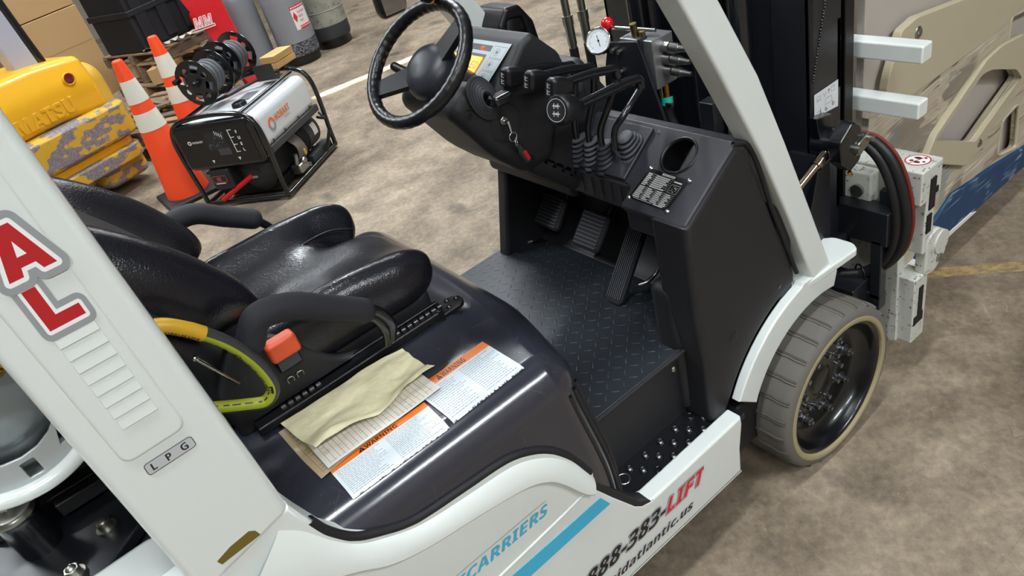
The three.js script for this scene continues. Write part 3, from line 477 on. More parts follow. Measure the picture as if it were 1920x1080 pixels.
      const kk = mesh('knob', turned([[.0, .0], [.013, .0], [.016, .014], [.024, .026], [.032, .042], [.0365, .064], [.0365, .08], [.033, .089], [.028, .091], [0, .091]], at(0), at(1), 32), mats.plasticSmooth, lv, { label: 'round black knob with white symbols' });
      const c = V(...at(.0916)), rgt = new THREE.Vector3().crossVectors(V(0, 1, 0), d).normalize(), up = new THREE.Vector3().crossVectors(d, rgt);
      const g = new THREE.CircleGeometry(.028, 32); g.applyMatrix4(new THREE.Matrix4().makeBasis(rgt, up, d).setPosition(c)); mesh('knob_symbol', g, M(0xffffff, .4, 0, { map: disc }), kk, { keepUV: true });
      mesh('boot_bolt', rod([bx + .004, CP(bx) + .06, bz + .01], [bx + .004, CP(bx) + .06, bz + .02], .005, .005, 6), mats.steel, lv);
    }
  }
}
// --- steering column, dash, wheel ---
{
  const pod = part('steering_column', slab([[-.72, 1.385], [-.675, 1.432], [-.62, 1.425], [-.57, 1.375], [-.50, 1.36], [-.42, 1.34], [-.40, 1.26], [-.43, 1.20], [-.455, 1.145], [-.545, 1.145], [-.62, 1.225]], -.27, -.012, .035, .03, [], 6), mats.plastic, { label: 'black moulded steering column cover' });
  mesh('lower_cover', slab([[-.60, 1.235], [-.53, 1.14], [-.38, 1.00], [-.30, .97], [-.30, 1.30], [-.50, 1.34]], -.34, -.02, .03, .02, [], 4), mats.plastic, pod);
  mesh('knee_wall', [slab([[-.43, .64], [-.34, .957], [-.31, 1.10], [-.16, 1.10], [-.16, .64]], -.515, -.465, .012, .01, [], 4), box(-.13, -.07, .64, 1.08, -.52, .40, .01)], mats.plastic, pod, { label: 'black wall beside the footwell' });
  mesh('key_recess', [turned([[.0, .001], [.030, .001], [.044, .004], [.049, .002], [.052, -.004]], [-.58, 1.305, -.015], [-.58, 1.305, 1], 32)], mats.plasticSmooth, pod);
  mesh('ignition_lock', turned([[.0, .006], [.008, .006], [.0105, .004], [.012, 0]], [-.585, 1.316, -.010], [-.585, 1.316, 1], 24), mats.steel, pod, { label: 'steel ignition lock' });
  for (const [x, y] of [[-.67, 1.365], [-.53, 1.19]]) mesh('cover_screw', turned([[0, .001], [.007, .002], [.010, 0]], [x, y, -.013], [x, y, 1], 14), mats.black, pod);
  // combination switch with its pleated boot
  for (let i = 0; i < 6; i++) mesh('boot_ring', new THREE.TorusGeometry(.044 - .005 * i, .0045, 8, 28).scale(.75, 1.25, 1).rotateZ(.35).translate(-.625, 1.39, -.006 + .004 * i), mats.boot, pod);
  mesh('direction_switch', softBox(-.626, -.575, 1.371, 1.395, .005, .045, .008, .008, .008, 4, 4), mats.blackGloss, pod, { label: 'short black direction switch' });
  mesh('indicator_stalk', capTube([[-.65, 1.42, -.20], [-.675, 1.445, -.245], [-.688, 1.462, -.27]], .0115, 16, 10), mats.plasticSmooth, pod);
  // dash display
  const dn = V(-.65, .76, 0).normalize(), du = V(.76, .65, 0).normalize();
  const D = part('dash_pod', slab([[-.575, 1.365], [-.475, 1.462], [-.44, 1.475], [-.37, 1.40], [-.335, 1.28], [-.42, 1.22], [-.55, 1.30]], -.285, -.02, .014, .012, [], 4), mats.plastic, { label: 'black dash pod' });
  const disp = canvasTex(1024, 640, (c, w, h) => {
    c.fillStyle = '#9fabae'; c.fillRect(0, 0, w, h); c.fillStyle = '#2a2a2c'; c.fillRect(40, 60, 660, 90); c.fillStyle = '#e8320f'; c.beginPath(); c.arc(520, 108, 30, 0, 7); c.fill();
    c.fillStyle = '#2b2114'; c.fillRect(20, 200, 640, 330); c.fillStyle = '#f39a17'; c.fillRect(20, 260, 620, 230); c.fillStyle = '#6b3d05'; c.font = 'bold 120px monospace'; c.fillText('ED', 470, 450); c.fillRect(60, 300, 300, 10);
    c.strokeStyle = '#3d474a'; c.lineWidth = 6; for (let i = 0; i < 3; i++) { c.strokeRect(740, 60 + i * 190, 250, 170); c.beginPath(); c.arc(830, 145 + i * 190, 52, 0, 7); c.stroke(); c.fillStyle = '#39464a'; c.beginPath(); c.arc(830, 145 + i * 190, 26, 0, 7); c.fill(); } c.fillRect(420, 560, 40, 40);
  });
  const P0 = V(-.522, 1.4195, 0), q = (a, z) => P0.clone().addScaledVector(du, a).add(V(0, 0, z)).toArray();
  const dp = mesh('display_panel', quad(q(.056, -.262), q(.056, -.05), q(-.056, -.075), q(-.056, -.27), .0035), M(0xffffff, .3, 0, { map: disp }), D, { keepUV: true, label: 'grey instrument panel with lit orange display' });
  const glow = canvasTex(256, 96, (c, w, h) => { c.fillStyle = '#ff9a12'; c.fillRect(0, 0, w, h); c.fillStyle = '#7a4405'; c.font = 'bold 60px monospace'; c.fillText('ED', 178, 74); c.fillRect(16, 16, 120, 5); });
  mesh('display_screen', quad(q(.0125, -.262), q(.0125, -.135), q(-.029, -.144), q(-.029, -.263), .0052), new THREE.MeshStandardMaterial({ color: 0x201000, emissive: 0xffffff, emissiveMap: glow, emissiveIntensity: .75, roughness: .3 }), dp, { keepUV: true, label: 'lit orange display' });
  mesh('warning_lamp', new THREE.SphereGeometry(.0045, 12, 8).scale(1, .6, 1).translate(...V(...q(.037, -.155)).addScaledVector(dn, .004).toArray()), new THREE.MeshStandardMaterial({ color: 0x300000, emissive: 0xff2208, emissiveIntensity: 2.2 }), dp, { label: 'lit red warning lamp' });
  // black cup bracket at the foot of the far pillar
  part('pillar_bracket', slab([[-.30, 1.30], [-.15, 1.30], [-.16, 1.38], [-.20, 1.44], [-.25, 1.445], [-.285, 1.40]], -.52, -.38, .01, .01, [shapeOf([[-.27, 1.33], [-.19, 1.33], [-.20, 1.40], [-.25, 1.41]], .01)]), mats.black, { label: 'black hollow bracket beside the far pillar' });
  part('front_dash_cover', [slab([[-.36, .95], [-.18, .95], [-.16, 1.20], [-.24, 1.33], [-.36, 1.30]], -.53, -.1, .02, .02)], mats.plastic);
  // steering wheel
  const n = V(-.6475, .753, .118).normalize(), C = V(-.69, 1.486, -.14), ax = V(0, 0, 1).addScaledVector(n, -n.z).normalize(), ay = new THREE.Vector3().crossVectors(n, ax).negate();
  const W = (a, b, t = 0) => C.clone().addScaledVector(ax, a).addScaledVector(ay, b).addScaledVector(n, t).toArray();
  const R = .148; const rim = []; const N = 160; const pos = [], idx = [];
  for (let i = 0; i < N; i++) { const a = i / N * Math.PI * 2, wv = .0004 * Math.cos(a * 44), rr = .0155 + wv; for (let j = 0; j < 14; j++) { const b = j / 14 * Math.PI * 2, r = R + rr * Math.cos(b) * (1 + (Math.cos(b) < 0 ? .035 * Math.cos(a * 44) : 0)); pos.push(...W(r * Math.cos(a), r * Math.sin(a), rr * 1.08 * Math.sin(b))); } }
  for (let i = 0; i < N; i++) for (let j = 0; j < 14; j++) { const i2 = (i + 1) % N, j2 = (j + 1) % 14; idx.push(i * 14 + j, i * 14 + j2, i2 * 14 + j, i2 * 14 + j, i * 14 + j2, i2 * 14 + j2); }
  const rg = new THREE.BufferGeometry(); rg.setAttribute('position', new THREE.Float32BufferAttribute(pos, 3)); rg.setIndex(idx); rg.computeVertexNormals();
  const sw = part('steering_wheel', rg, M(0x121215, .33, 0, { bumpMap: grainBump, bumpScale: .0001 }), { label: 'black steering wheel with spinner knob' });
  const hubp = [[0, -.004], [.03, -.007], [.055, -.016], [.068, -.032], [.072, -.052], [.064, -.075], [.055, -.11]];
  mesh('hub', turned(hubp, C.toArray(), C.clone().add(n).toArray(), 40), M(0x23242b, .4), sw, { label: 'domed dark grey hub' });
  const spoke = (a) => { const ca = Math.cos(a), sa = Math.sin(a), g = [-1, 1]; const p = (r, w, t) => W(r * ca - w * sa, r * sa + w * ca, t); const pts = [[.045, .028, -.028], [.15, .020, -.002]]; const q8 = []; for (const [r, w, t] of pts) q8.push(p(r, -w, t + .007), p(r, w, t + .007), p(r, w, t - .009), p(r, -w, t - .009));
    const gg = new THREE.BufferGeometry(), f = []; const Q = (a1, b1, c1, d1) => f.push(...q8[a1], ...q8[b1], ...q8[c1], ...q8[a1], ...q8[c1], ...q8[d1]); Q(0, 1, 5, 4); Q(1, 2, 6, 5); Q(2, 3, 7, 6); Q(3, 0, 4, 7); Q(0, 3, 2, 1); Q(4, 5, 6, 7); gg.setAttribute('position', new THREE.Float32BufferAttribute(f, 3)); gg.computeVertexNormals(); return gg; };
  for (const a of [2.45, 5.35]) mesh('spoke', spoke(a), mats.plasticSmooth, sw);
  const ka = 4.65, kp = W(R * Math.cos(ka), R * Math.sin(ka), .012); mesh('spinner_knob', [new THREE.SphereGeometry(.024, 24, 16).scale(1, 1, 1).translate(...V(...kp).addScaledVector(n, .034).toArray()), rod(kp, V(...kp).addScaledVector(n, .03).toArray(), .011, .014, 16)], mats.blackGloss, sw, { label: 'glossy black spinner knob' });
  mesh('column_shaft', rod(C.clone().addScaledVector(n, -.07).toArray(), C.clone().addScaledVector(n, -.22).toArray(), .05, .062, 24), mats.plasticSmooth, sw);
  // rear-view mirror on the far pillar
  const mir = part('mirror', softBox(-.54, -.445, 1.50, 1.70, -.60, -.555, .02, .03, .02, 4, 4), mats.blackGloss, { label: 'black rear view mirror' });
  mesh('mirror_glass', quad([-.53, 1.69, -.5545], [-.455, 1.69, -.5545], [-.457, 1.512, -.5545], [-.528, 1.512, -.5545], .0006), M(0xb8bcc0, .04, 1), mir, { keepUV: true });
}
// --- front wheel ---
{
  const c0 = [0, .267, .28], c1 = [0, .267, 1];
  const w = part('front_tire', turned([[.20, .0], [.255, .002], [.2645, .012], [.267, .03], [.267, .19], [.2635, .206], [.256, .2145], [.245, .2185], [.236, .220]], c0, c1, 96), mats.tire, { label: 'grey brown solid rubber front tire' });
  mesh('sidewall_band', turned([[.2365, .2195], [.234, .222], [.222, .222], [.2185, .218], [.217, .205]], c0, c1, 96), mats.cream, w, { label: 'scuffed cream sidewall band' });
  for (let i = 0; i < 26; i++) { // wavy tread grooves with their raised worn lips
    const a = i / 26 * Math.PI * 2, pt = (da, r, z) => [Math.cos(a + da) * r, .267 + Math.sin(a + da) * r, z];
    const pts = [pt(-.075, .2668, .335), pt(-.062, .2674, .350), pt(-.030, .2676, .366), pt(-.004, .2674, .385), pt(.012, .2676, .41), pt(.008, .2672, .44), pt(.014, .2674, .462), pt(.012, .2655, .48), pt(.012, .261, .490)];
    mesh('tread_groove', tube(pts, .0048, 30, 6), mats.groove, w);
    mesh('tread_lip', tube(pts.map((p) => { const q = Math.atan2(p[1] - .267, p[0]) + .022, r = Math.hypot(p[0], p[1] - .267) - .0002; return [Math.cos(q) * r, .267 + Math.sin(q) * r, p[2]]; }), .0042, 24, 6), mats.tire, w);
  }
  const rim = part('front_rim', turned([[.2175, .212], [.212, .214], [.205, .205], [.203, .19], [.196, .170], [.18, .158], [.165, .150], [.115, .146], [.11, .153], [.070, .153], [.066, .148], [.045, .148], [.042, .158], [0, .160]], c0, c1, 80), mats.rim, { label: 'deep dished glossy black wheel rim' });
  for (let k = 0; k < 8; k++) { const a = k / 8 * Math.PI * 2 + .2, x = Math.cos(a) * .134, y = .267 + Math.sin(a) * .134; mesh('wheel_nut', [rod([x, y, .424], [x, y, .448], .0155, .0135, 6), rod([x, y, .424], [x, y, .429], .019, .019, 20), rod([x, y, .442], [x, y, .456], .0065, .006, 12)], mats.nut, rim); }
  for (let k = 0; k < 10; k++) { const a = k / 10 * Math.PI * 2, x = Math.cos(a) * .09, y = .267 + Math.sin(a) * .09; mesh('hub_bolt', [rod([x, y, .429], [x, y, .448], .0095, .0085, 6), rod([x, y, .428], [x, y, .434], .0125, .0125, 16)], mats.nut, rim); }
  const far = part('front_tire', turned([[.20, 0], [.255, .002], [.267, .03], [.267, .19], [.256, .2145], [.21, .22], [.19, .12], [0, .12]], [0, .267, -.36], [0, .267, -2], 48), mats.tire, { label: 'grey brown solid rubber front tire' });
  part('axle', rod([0, .267, -.36], [0, .267, .30], .07, .07, 20), mats.dark);
  part('rear_tire', turned([[.16, 0], [.215, .004], [.225, .02], [.225, .13], [.215, .15], [.15, .15]], [-1.45, .225, .23], [-1.45, .225, 1], 48), mats.tire);
}
// --- mast ---
{
  const mst = part('mast_rail', [box(.165, .305, .12, 2.4, .288, .302, .003), box(.165, .185, .12, 2.4, .19, .302, .003), box(.285, .305, .12, 2.4, .20, .302, .003)], mats.mast, { label: 'black steel mast rail with weld seams' });
  part('mast_rail', [box(.165, .305, .12, 2.4, -.434, -.42, .003), box(.165, .185, .12, 2.4, -.434, -.32, .003), box(.285, .305, .12, 2.4, -.434, -.33, .003)], mats.mast, { label: 'black steel mast rail with weld seams' });
  part('inner_rail', [box(.19, .33, .15, 2.4, .16, .186, .004), box(.18, .20, .15, 2.4, .10, .186, .004)], mats.mast); part('inner_rail', [box(.19, .33, .15, 2.4, -.316, -.29, .004), box(.18, .20, .15, 2.4, -.316, -.23, .004)], mats.mast);
  for (const [x, z, r] of [[.13, .12, .032], [.13, -.25, .032], [.20, -.06, .05]]) part('lift_cylinder', rod([x, .2, z], [x, 2.4, z], r), mats.blackGloss, { label: 'black hydraulic lift cylinder' });
  part('mast_crossmember', [box(.17, .30, .14, .34, -.42, .30, .006), box(.28, .32, 1.45, 1.62, -.42, .30, .006), box(.30, .32, .30, 2.3, -.30, .17, .003), box(.20, .29, .62, .80, -.42, .30, .006)], mats.mast);
  // zigzag weld bead and stickers on the outer web
  const bead = []; for (let i = 0; i <= 26; i++) { const t = i / 26; bead.push(new THREE.SphereGeometry(.0042, 6, 5).translate(.232 - .055 * t + .0014 * ((i * 7) % 3), 1.325 - .19 * t, .3025)); } bead.push(box(.225, .262, 1.336, 1.341, .30, .304, .001));
  mesh('weld_bead', bead, mats.blackGloss, mst);
  const pic = canvasTex(512, 380, (c, w, h) => { c.fillStyle = '#d7d8da'; c.fillRect(0, 0, w, h); c.strokeStyle = '#55585c'; c.lineWidth = 5; c.lineJoin = 'round'; c.strokeRect(60, 70, 70, 60); c.beginPath(); c.moveTo(40, 140); c.lineTo(150, 140); c.moveTo(180, 60); c.lineTo(215, 120); c.lineTo(240, 60); c.moveTo(200, 150); c.lineTo(270, 80); c.stroke(); c.strokeRect(360, 60, 70, 60); c.beginPath(); c.arc(395, 60, 30, 3.1, 6.3); c.stroke(); c.beginPath(); c.moveTo(230, 330); c.lineTo(240, 180); c.lineTo(370, 180); c.lineTo(390, 320); c.moveTo(250, 270); c.lineTo(380, 250); c.moveTo(50, 320); c.lineTo(140, 320); c.moveTo(120, 260); c.lineTo(150, 350); c.stroke(); c.lineWidth = 10; c.strokeStyle = '#1c1d20'; c.beginPath(); c.arc(250, 335, 18, 0, 7); c.moveTo(418, 300); c.arc(400, 300, 20, 0, 7); c.stroke(); c.beginPath(); c.moveTo(310, 130); c.lineTo(310, 60); c.moveTo(290, 80); c.lineTo(310, 55); c.lineTo(330, 80); c.moveTo(130, 300); c.quadraticCurveTo(110, 340, 150, 360); c.stroke(); });
  mesh('pictogram_label', quad([.18, 1.096, .302], [.29, 1.096, .302], [.29, 1.018, .302], [.18, 1.03, .302]), M(0xffffff, .4, 0, { map: pic }), mst, { keepUV: true, label: 'white pictogram safety label' });
  const wl = canvasTex(256, 160, (c, w, h) => { c.fillStyle = '#ddd'; c.fillRect(0, 0, w, h); c.fillStyle = '#e5722a'; c.fillRect(0, 0, w, 70); c.fillStyle = '#222'; c.beginPath(); c.moveTo(110, 130); c.lineTo(130, 95); c.lineTo(150, 130); c.fill(); });
  mesh('warning_label', quad([.175, 1.025, .302], [.225, 1.018, .302], [.225, .985, .302], [.175, .99, .302]), M(0xffffff, .4, 0, { map: wl }), mst, { keepUV: true, label: 'small orange and white warning label' });
  // tilt cylinder, its pivot boss and clevis
  const tc = part('tilt_cylinder_pivot', [rod([.20, .955, .30], [.20, .955, .40], .042, .042, 28), slab([[.14, .99], [.20, 1.03], [.235, 1.005], [.25, .945], [.235, .90], [.19, .885], [.15, .925]], .365, .405, .005, .012), slab([[.15, 1.045], [.22, 1.03], [.235, .96], [.17, .955]], .30, .33, .004)], mats.blackGloss, { label: 'black tilt cylinder pivot boss' });
  mesh('pivot_pin', [slab([[.205, .925], [.215, .958], [.26, .972], [.272, .955], [.262, .935], [.225, .922]], .405, .412, .002, .008), rod([.215, .942, .405], [.215, .942, .418], .013, .013, 20)], mats.zinc, tc, { label: 'zinc pivot pin and keeper' });
  mesh('keeper_bolt', [rod([.262, .955, .41], [.262, .955, .425], .009, .009, 6)], mats.zinc, tc);
  part('tilt_cylinder', [rod([.17, .94, .345], [.02, .875, .335], .012, .012, 20), rod([.165, .937, .345], [.125, .92, .343], .0165, .0165, 20)], M(0xb0a08c, .16, 1), { label: 'chromed tilt cylinder rod' });
  part('grease_fitting', rod([.19, .885, .40], [.195, .872, .405], .006, .004, 10), mats.brass);
  part('mast_support', [slab([[.02, .50], [.20, .50], [.20, .93], [.15, .93]], .24, .34, .004), slab([[-.02, .67], [.30, .60], [.30, .50], [.05, .45]], .26, .33, .004)], mats.mast);
}
// --- black carriage parts below the mast ---
{
  part('carriage_upright', [box(.335, .378, .45, 1.6, .20, .295, .004), box(.335, .378, .45, 1.6, -.42, -.30, .004), box(.34, .375, .84, 1.6, -.42, .29, .003)], mats.black, { label: 'black carriage upright plate' });
  part('carriage_bar', [box(.30, .36, .585, .70, -.42, .455, .004), box(.345, .37, .57, .745, .40, .47, .004), box(.30, .335, .38, .60, .405, .44, .004), box(.30, .34, .34, .40, .15, .44, .004), box(.22, .32, .30, .45, .28, .40, .004)], mats.mast, { label: 'black carriage bar' });
}
// --- hydraulic auxiliary valve with gauge ---
{
  const v = part('valve_bracket', [slabYZ([[-.135, 1.315], [-.02, 1.325], [.055, 1.06], [.05, 1.04], [-.19, 1.04], [-.17, 1.22]], -.112, -.102, .002, .004), slab([[-.11, 1.33], [-.08, 1.33], [-.06, 1.04], [-.11, 1.04]], -.022, -.012, .002).applyMatrix4(new THREE.Matrix4())], mats.mast, { label: 'black valve bracket plate' });
  for (const [y, z] of [[1.295, -.115], [1.293, -.09], [1.235, -.095]]) mesh('bracket_bolt', rod([-.112, y, z], [-.122, y, z], .007, .007, 6), mats.zinc, v);
  const blk = part('valve_block', [box(-.10, -.02, 1.19, 1.325, -.10, .02, .003)], mats.alu, { label: 'machined aluminium valve block' });
  for (let i = 0; i < 3; i++) { const y = 1.298 - i * .033; mesh('fitting', [rod([-.06, y, .02], [-.06, y, .045], .0155, .0155, 6), rod([-.06, y, .045], [-.055, y - .004, .07], .013, .0135, 16), rod([-.055, y - .004, .07], [-.052, y - .006, .10], .0105, .006, 14)], mats.steel, blk); }
  mesh('relief_stem', [rod([-.08, 1.322, -.055], [-.085, 1.362, -.055], .010, .010, 12), rod([-.075, 1.322, -.035], [-.077, 1.34, -.035], .009, .009, 12)], M(0x6b5a3c, .35, .9), blk, { label: 'brown plated valve stem' });
  mesh('lever_rod', rod([-.085, 1.345, -.135], [-.06, 1.338, .0], .0055, .0055, 12), mats.steel, blk);
  mesh('lever_ball', new THREE.SphereGeometry(.0175, 24, 16).translate(-.09, 1.358, -.148), mats.redGloss, blk, { label: 'glossy red lever ball' });
  mesh('outlet_fitting', rod([-.06, 1.19, .01], [-.065, 1.155, .015], .012, .012, 6), mats.brass, blk);
  mesh('hose_clamp', rod([-.066, 1.155, .015], [-.069, 1.135, .018], .0165, .0165, 20), mats.teal, blk, { label: 'teal hose clamp' });
  mesh('clamp_screw', rod([-.078, 1.142, .02], [-.078, 1.142, .045], .006, .006, 10), mats.steel, blk);
  mesh('return_hose', tube([[-.067, 1.15, .016], [-.07, 1.10, .02], [-.06, 1.03, .045], [-.05, .95, .06]], .0155, 30, 14), mats.hose, blk);
  const face = canvasTex(256, 256, (c) => { c.fillStyle = '#d9dee2'; c.fillRect(0, 0, 256, 256); c.strokeStyle = '#333'; c.lineWidth = 4; for (let i = 0; i < 28; i++) { const a = 2.3 + i * .172, r = i % 4 ? 96 : 86; c.beginPath(); c.moveTo(128 + Math.cos(a) * r, 128 + Math.sin(a) * r); c.lineTo(128 + Math.cos(a) * 106, 128 + Math.sin(a) * 106); c.stroke(); } c.lineWidth = 7; c.strokeStyle = '#111'; c.beginPath(); c.moveTo(108, 70); c.lineTo(150, 190); c.stroke(); c.fillStyle = '#111'; c.beginPath(); c.arc(128, 128, 12, 0, 7); c.fill(); });
  const gd = V(-.80, .45, .40).normalize(), gc = V(-.125, 1.322, -.158), ga = gc.clone().addScaledVector(gd, -.02);
  const gg = mesh('pressure_gauge', turned([[0, 0], [.035, 0], [.038, .004], [.038, .018], [.0355, .022], [.033, .021], [.033, .017]], ga.toArray(), ga.clone().add(gd).toArray(), 40), mats.chrome, blk, { label: 'round pressure gauge with white dial' });
  const rg = new THREE.Vector3().crossVectors(V(0, 1, 0), gd).normalize(), ug = new THREE.Vector3().crossVectors(gd, rg);
  // the dial itself
  mesh('gauge_stem', rod(ga.clone().addScaledVector(gd, -.002).toArray(), [-.09, 1.30, -.10], .008, .008, 10), mats.brass, blk);
  const dial = new THREE.CircleGeometry(.0332, 40); dial.applyMatrix4(new THREE.Matrix4().makeBasis(rg, ug, gd).setPosition(ga.clone().addScaledVector(gd, .0175)));
  mesh('gauge_dial', dial, M(0xffffff, .3, 0, { map: face }), blk, { keepUV: true, label: 'white gauge dial' });
  // hose stack on the far side of the mast
  for (const [x, z] of [[-.02, -.40], [.03, -.385]]) part('hydraulic_hose', [rod([x, .9, z], [x, 1.25, z], .0125), rod([x, 1.25, z], [x, 1.31, z], .0145), rod([x, 1.31, z], [x, 1.34, z], .017, .017, 6), rod([x, 1.34, z], [x, 1.40, z], .012), rod([x, 1.40, z], [x, 1.43, z], .018, .018, 6), rod([x, 1.43, z], [x, 1.6, z], .0115)], mats.zinc, { label: 'vertical hydraulic line with zinc fittings' });
  for (const [x, z] of [[-.02, -.40], [.03, -.385]]) part('hose_sleeve', rod([x, .85, z], [x, 1.24, z], .0145), mats.hose);
  // perforated black post and hose ends seen behind the front pillar
  const post = part('perforated_post', box(-.07, -.03, .86, 1.16, .13, .175, .003), mats.mast, { label: 'black perforated post' });
  for (let i = 0; i < 6; i++) mesh('hole', turned([[0, .0006], [.005, .0006], [.006, .002], [.007, 0]], [-.07, .95 + i * .025, .152], [-1, .95 + i * .025, .152], 12), mats.steel, post);
  part('hose_end', [rod([-.02, 1.19, .20], [-.02, 1.16, .20], .012, .012, 6), rod([-.02, 1.16, .20], [-.02, 1.09, .20], .010), rod([-.02, 1.09, .20], [-.02, 1.06, .20], .016, .016)], mats.zinc, { label: 'zinc hose end' });
  part('hydraulic_hose', tube([[-.02, 1.06, .20], [-.02, .98, .20], [.0, .88, .20]], .0135, 20, 12), mats.hose); part('hose_end', [rod([-.02, 1.22, .165], [-.02, 1.17, .165], .012, .010, 6), rod([-.0, 1.0, .27], [-.0, .94, .27], .018, .018, 6)], mats.zinc);
  part('hose_tag', rod([-.02, 1.045, .2], [-.02, .985, .2], .0142, .0142), mats.label);
  part('cowl_tray', [box(-.21, .02, .84, .90, -.42, .36, .01), box(-.10, .02, .90, .93, .04, .36, .006)], mats.mast);
}
// ======================================================================
// clamp attachment on the mast
// ======================================================================
const wornTex = dataTex(1024, (u, v) => {
  const w = N8(u * 8, v * 8), st = N128(u * 8 + w * 2, v * 128 + w * 5), a = N16(u * 6 + w * 3, v * 16), b = N64(u * 20, v * 64 + w * 3), d = N8(u * 8 + 1 + .6 * b, v * 8 + 6 + .5 * st);
  const k = .5 * st + .3 * b + .2 * a; let c = [206 - 40 * k, 196 - 44 * k, 176 - 46 * k];
  const p = ss(.58, .72, d); c = c.map((q, i) => q * (1 - p * .55) + [96, 88, 80][i] * p * .55);                              // bare scraped steel
  const bl = ss(.66, .78, N16(u * 10 + 4, v * 16 + 2 + b)); c = c.map((q, i) => q * (1 - bl * .45) + [120, 132, 136][i] * bl * .45);
  if (st > .86 && a > .5) c = c.map((q) => q * .62); if (st < .10) c = c.map((q) => q * 1.12);
  return c.map(clamp);
}, true, 1 / .9);
const worn = M(0xffffff, .6, 0, { map: wornTex, bumpMap: grainBump, bumpScale: .0006 });
const blueTex = dataTex(512, (u, v) => { const w = N8(u * 8, v * 8), st = N128(u * 10 + w * 2, v * 128), a = N16(u * 12, v * 16 + w * 2), k = ss(.60, .78, .5 * a + .5 * st); return [clamp(24 + 96 * k), clamp(62 + 74 * k), clamp(100 + 50 * k)]; }, true, 1 / .8);
const blueWorn = M(0xffffff, .55, 0, { map: blueTex });
const creamPaint = M(0xbdb59a, .5, 0, { bumpMap: grainBump, bumpScale: .0003 });
const chipTex = dataTex(512, (u, v) => { const n = .55 * N32(u * 32, v * 32) + .45 * N128(u * 128, v * 128), c = n < .225 ? [92, 90, 88] : [200, 201, 192]; return c; }, true, 3);
const chipped = M(0xffffff, .42, 0, { map: chipTex });
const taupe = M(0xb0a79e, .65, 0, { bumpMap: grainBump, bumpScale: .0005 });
const creamPad = M(0xb3a98f, .55, 0, { bumpMap: grainBump, bumpScale: .0004 });
{
  const cl = thing('load_clamp', 'worn white load clamp attachment with scraped arms in front of the mast', 'load clamp', [.42, .12, .2]);
  const cp = (n, g, m, o) => mesh(n, g, m, cl, o);
  cp('back_plate', [slabYZ([[-.52, .30], [.44, .155], [.455, .165], [.44, .80], [-.52, .80]], .385, .425, .004)], chipped, { label: 'white steel back plate with chipped paint' });
  const rail = cp('slide_rail', [box(.39, .50, .69, .80, -.52, .50, .005)], chipped, { label: 'chipped white upper slide rail' });
  mesh('rail_end', [box(.435, .465, .655, .76, .4985, .504, .002), box(.465, .48, .70, .72, .4985, .504, .001), box(.43, .455, .575, .64, .4985, .504, .002)], mats.dark, rail);
  cp('slide_rail', [box(.395, .47, .165, .42, .435, .50, .005), box(.425, .475, .50, .70, .43, .50, .006)], chipped, { label: 'chipped white slide rail end' });
  cp('rail_slot', [box(.42, .445, .27, .38, .4985, .503, .002), box(.40, .455, .235, .27, .4985, .502, .002)], mats.dark);
  cp('lug', [rod([.52, .50, .44], [.52, .50, .51], .04, .04, 28), slab([[.44, .55], [.50, .565], [.56, .52], [.56, .44], [.50, .40], [.44, .41]], .47, .505, .006, .02)], chipped, { label: 'white pin lug' });
  cp('lug_pin', [rod([.515, .445, .505], [.515, .445, .512], .014, .014, 18)], mats.zinc);
  cp('hook_block', [box(.345, .40, .685, .79, .27, .375, .008)], chipped, { label: 'white hook block with scraped paint' });
  cp('hook_bolt', rod([.345, .73, .335], [.335, .73, .335], .02, .02, 18), mats.zinc);
  // load backrest: two horizontal square tubes
  for (const y of [1.095, .935]) cp('backrest_bar', box(.43, .48, y, y + .05, -.52, .455, .006), mats.white, { label: 'white square backrest tube' });
  cp('backrest_upright', [box(.44, .47, .78, 1.5, .13, .17, .004), box(.44, .47, .78, 1.5, -.33, -.29, .004)], mats.black);
  // near arm: a long plate with cut windows and welded ribs
  const win1 = shapeOf([[.85, .64], [1.15, .76], [1.22, .75], [1.42, .67], [1.48, .61], [1.16, .49]], .02), win2 = shapeOf([[1.41, .46], [1.54, .48], [1.57, .27], [1.41, .31]], .03), win3 = shapeOf([[1.37, .745], [1.37, .875], [1.63, .84], [1.70, .63]], .02);
  const arm = cp('clamp_arm', slab([[.488, .885], [.488, .80], [.52, .55], [.60, .17], [1.95, .15], [1.95, .885]], .255, .28, .003, 0, [win1.clone(), win2, win3]), worn, { label: 'large scraped clamp arm plate' });
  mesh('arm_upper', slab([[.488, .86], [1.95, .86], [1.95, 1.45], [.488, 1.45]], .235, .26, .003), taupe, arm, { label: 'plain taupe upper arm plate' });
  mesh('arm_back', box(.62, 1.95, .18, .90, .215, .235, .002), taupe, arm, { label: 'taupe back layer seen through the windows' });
  mesh('arm_stripe', slab([[.80, .16], [.89, .27], [1.05, .33], [1.38, .29], [1.61, .25], [1.95, .23], [1.95, .145], [.86, .155]], .275, .296, .004), blueWorn, arm, { label: 'worn blue lower stripe' });
  mesh('arm_edge', slab([[.60, .15], [1.25, .147], [1.20, .168], [.60, .18]], .25, .298, .003), mats.label, arm);
  const winRim = (s, z) => tube(s.getPoints(12).map((q) => [q.x, q.y, z]), .007, 140, 8, true);
  mesh('window_rim', winRim(win2, .278), creamPaint, arm); mesh('window_rim', winRim(win3, .278), creamPaint, arm);
  mesh('arm_rib', slab([[.54, .95], [.55, .99], [.61, 1.11], [.69, 1.12], [1.01, 1.07], [1.37, 1.02], [1.95, .98], [1.95, .90], [1.40, .90], [1.22, .875], [.67, .875], [.63, .885]], .275, .302, .004, .012), creamPad, arm, { label: 'cream reinforcing rib' });
  mesh('arm_rib', slab([[.80, .585], [.86, .66], [1.17, .80], [1.28, .81], [1.44, .79], [1.52, .60], [1.17, .45], [1.11, .42]], .278, .302, .004, .012, [win1]), creamPad, arm, { label: 'cream plate around the slanted window' });
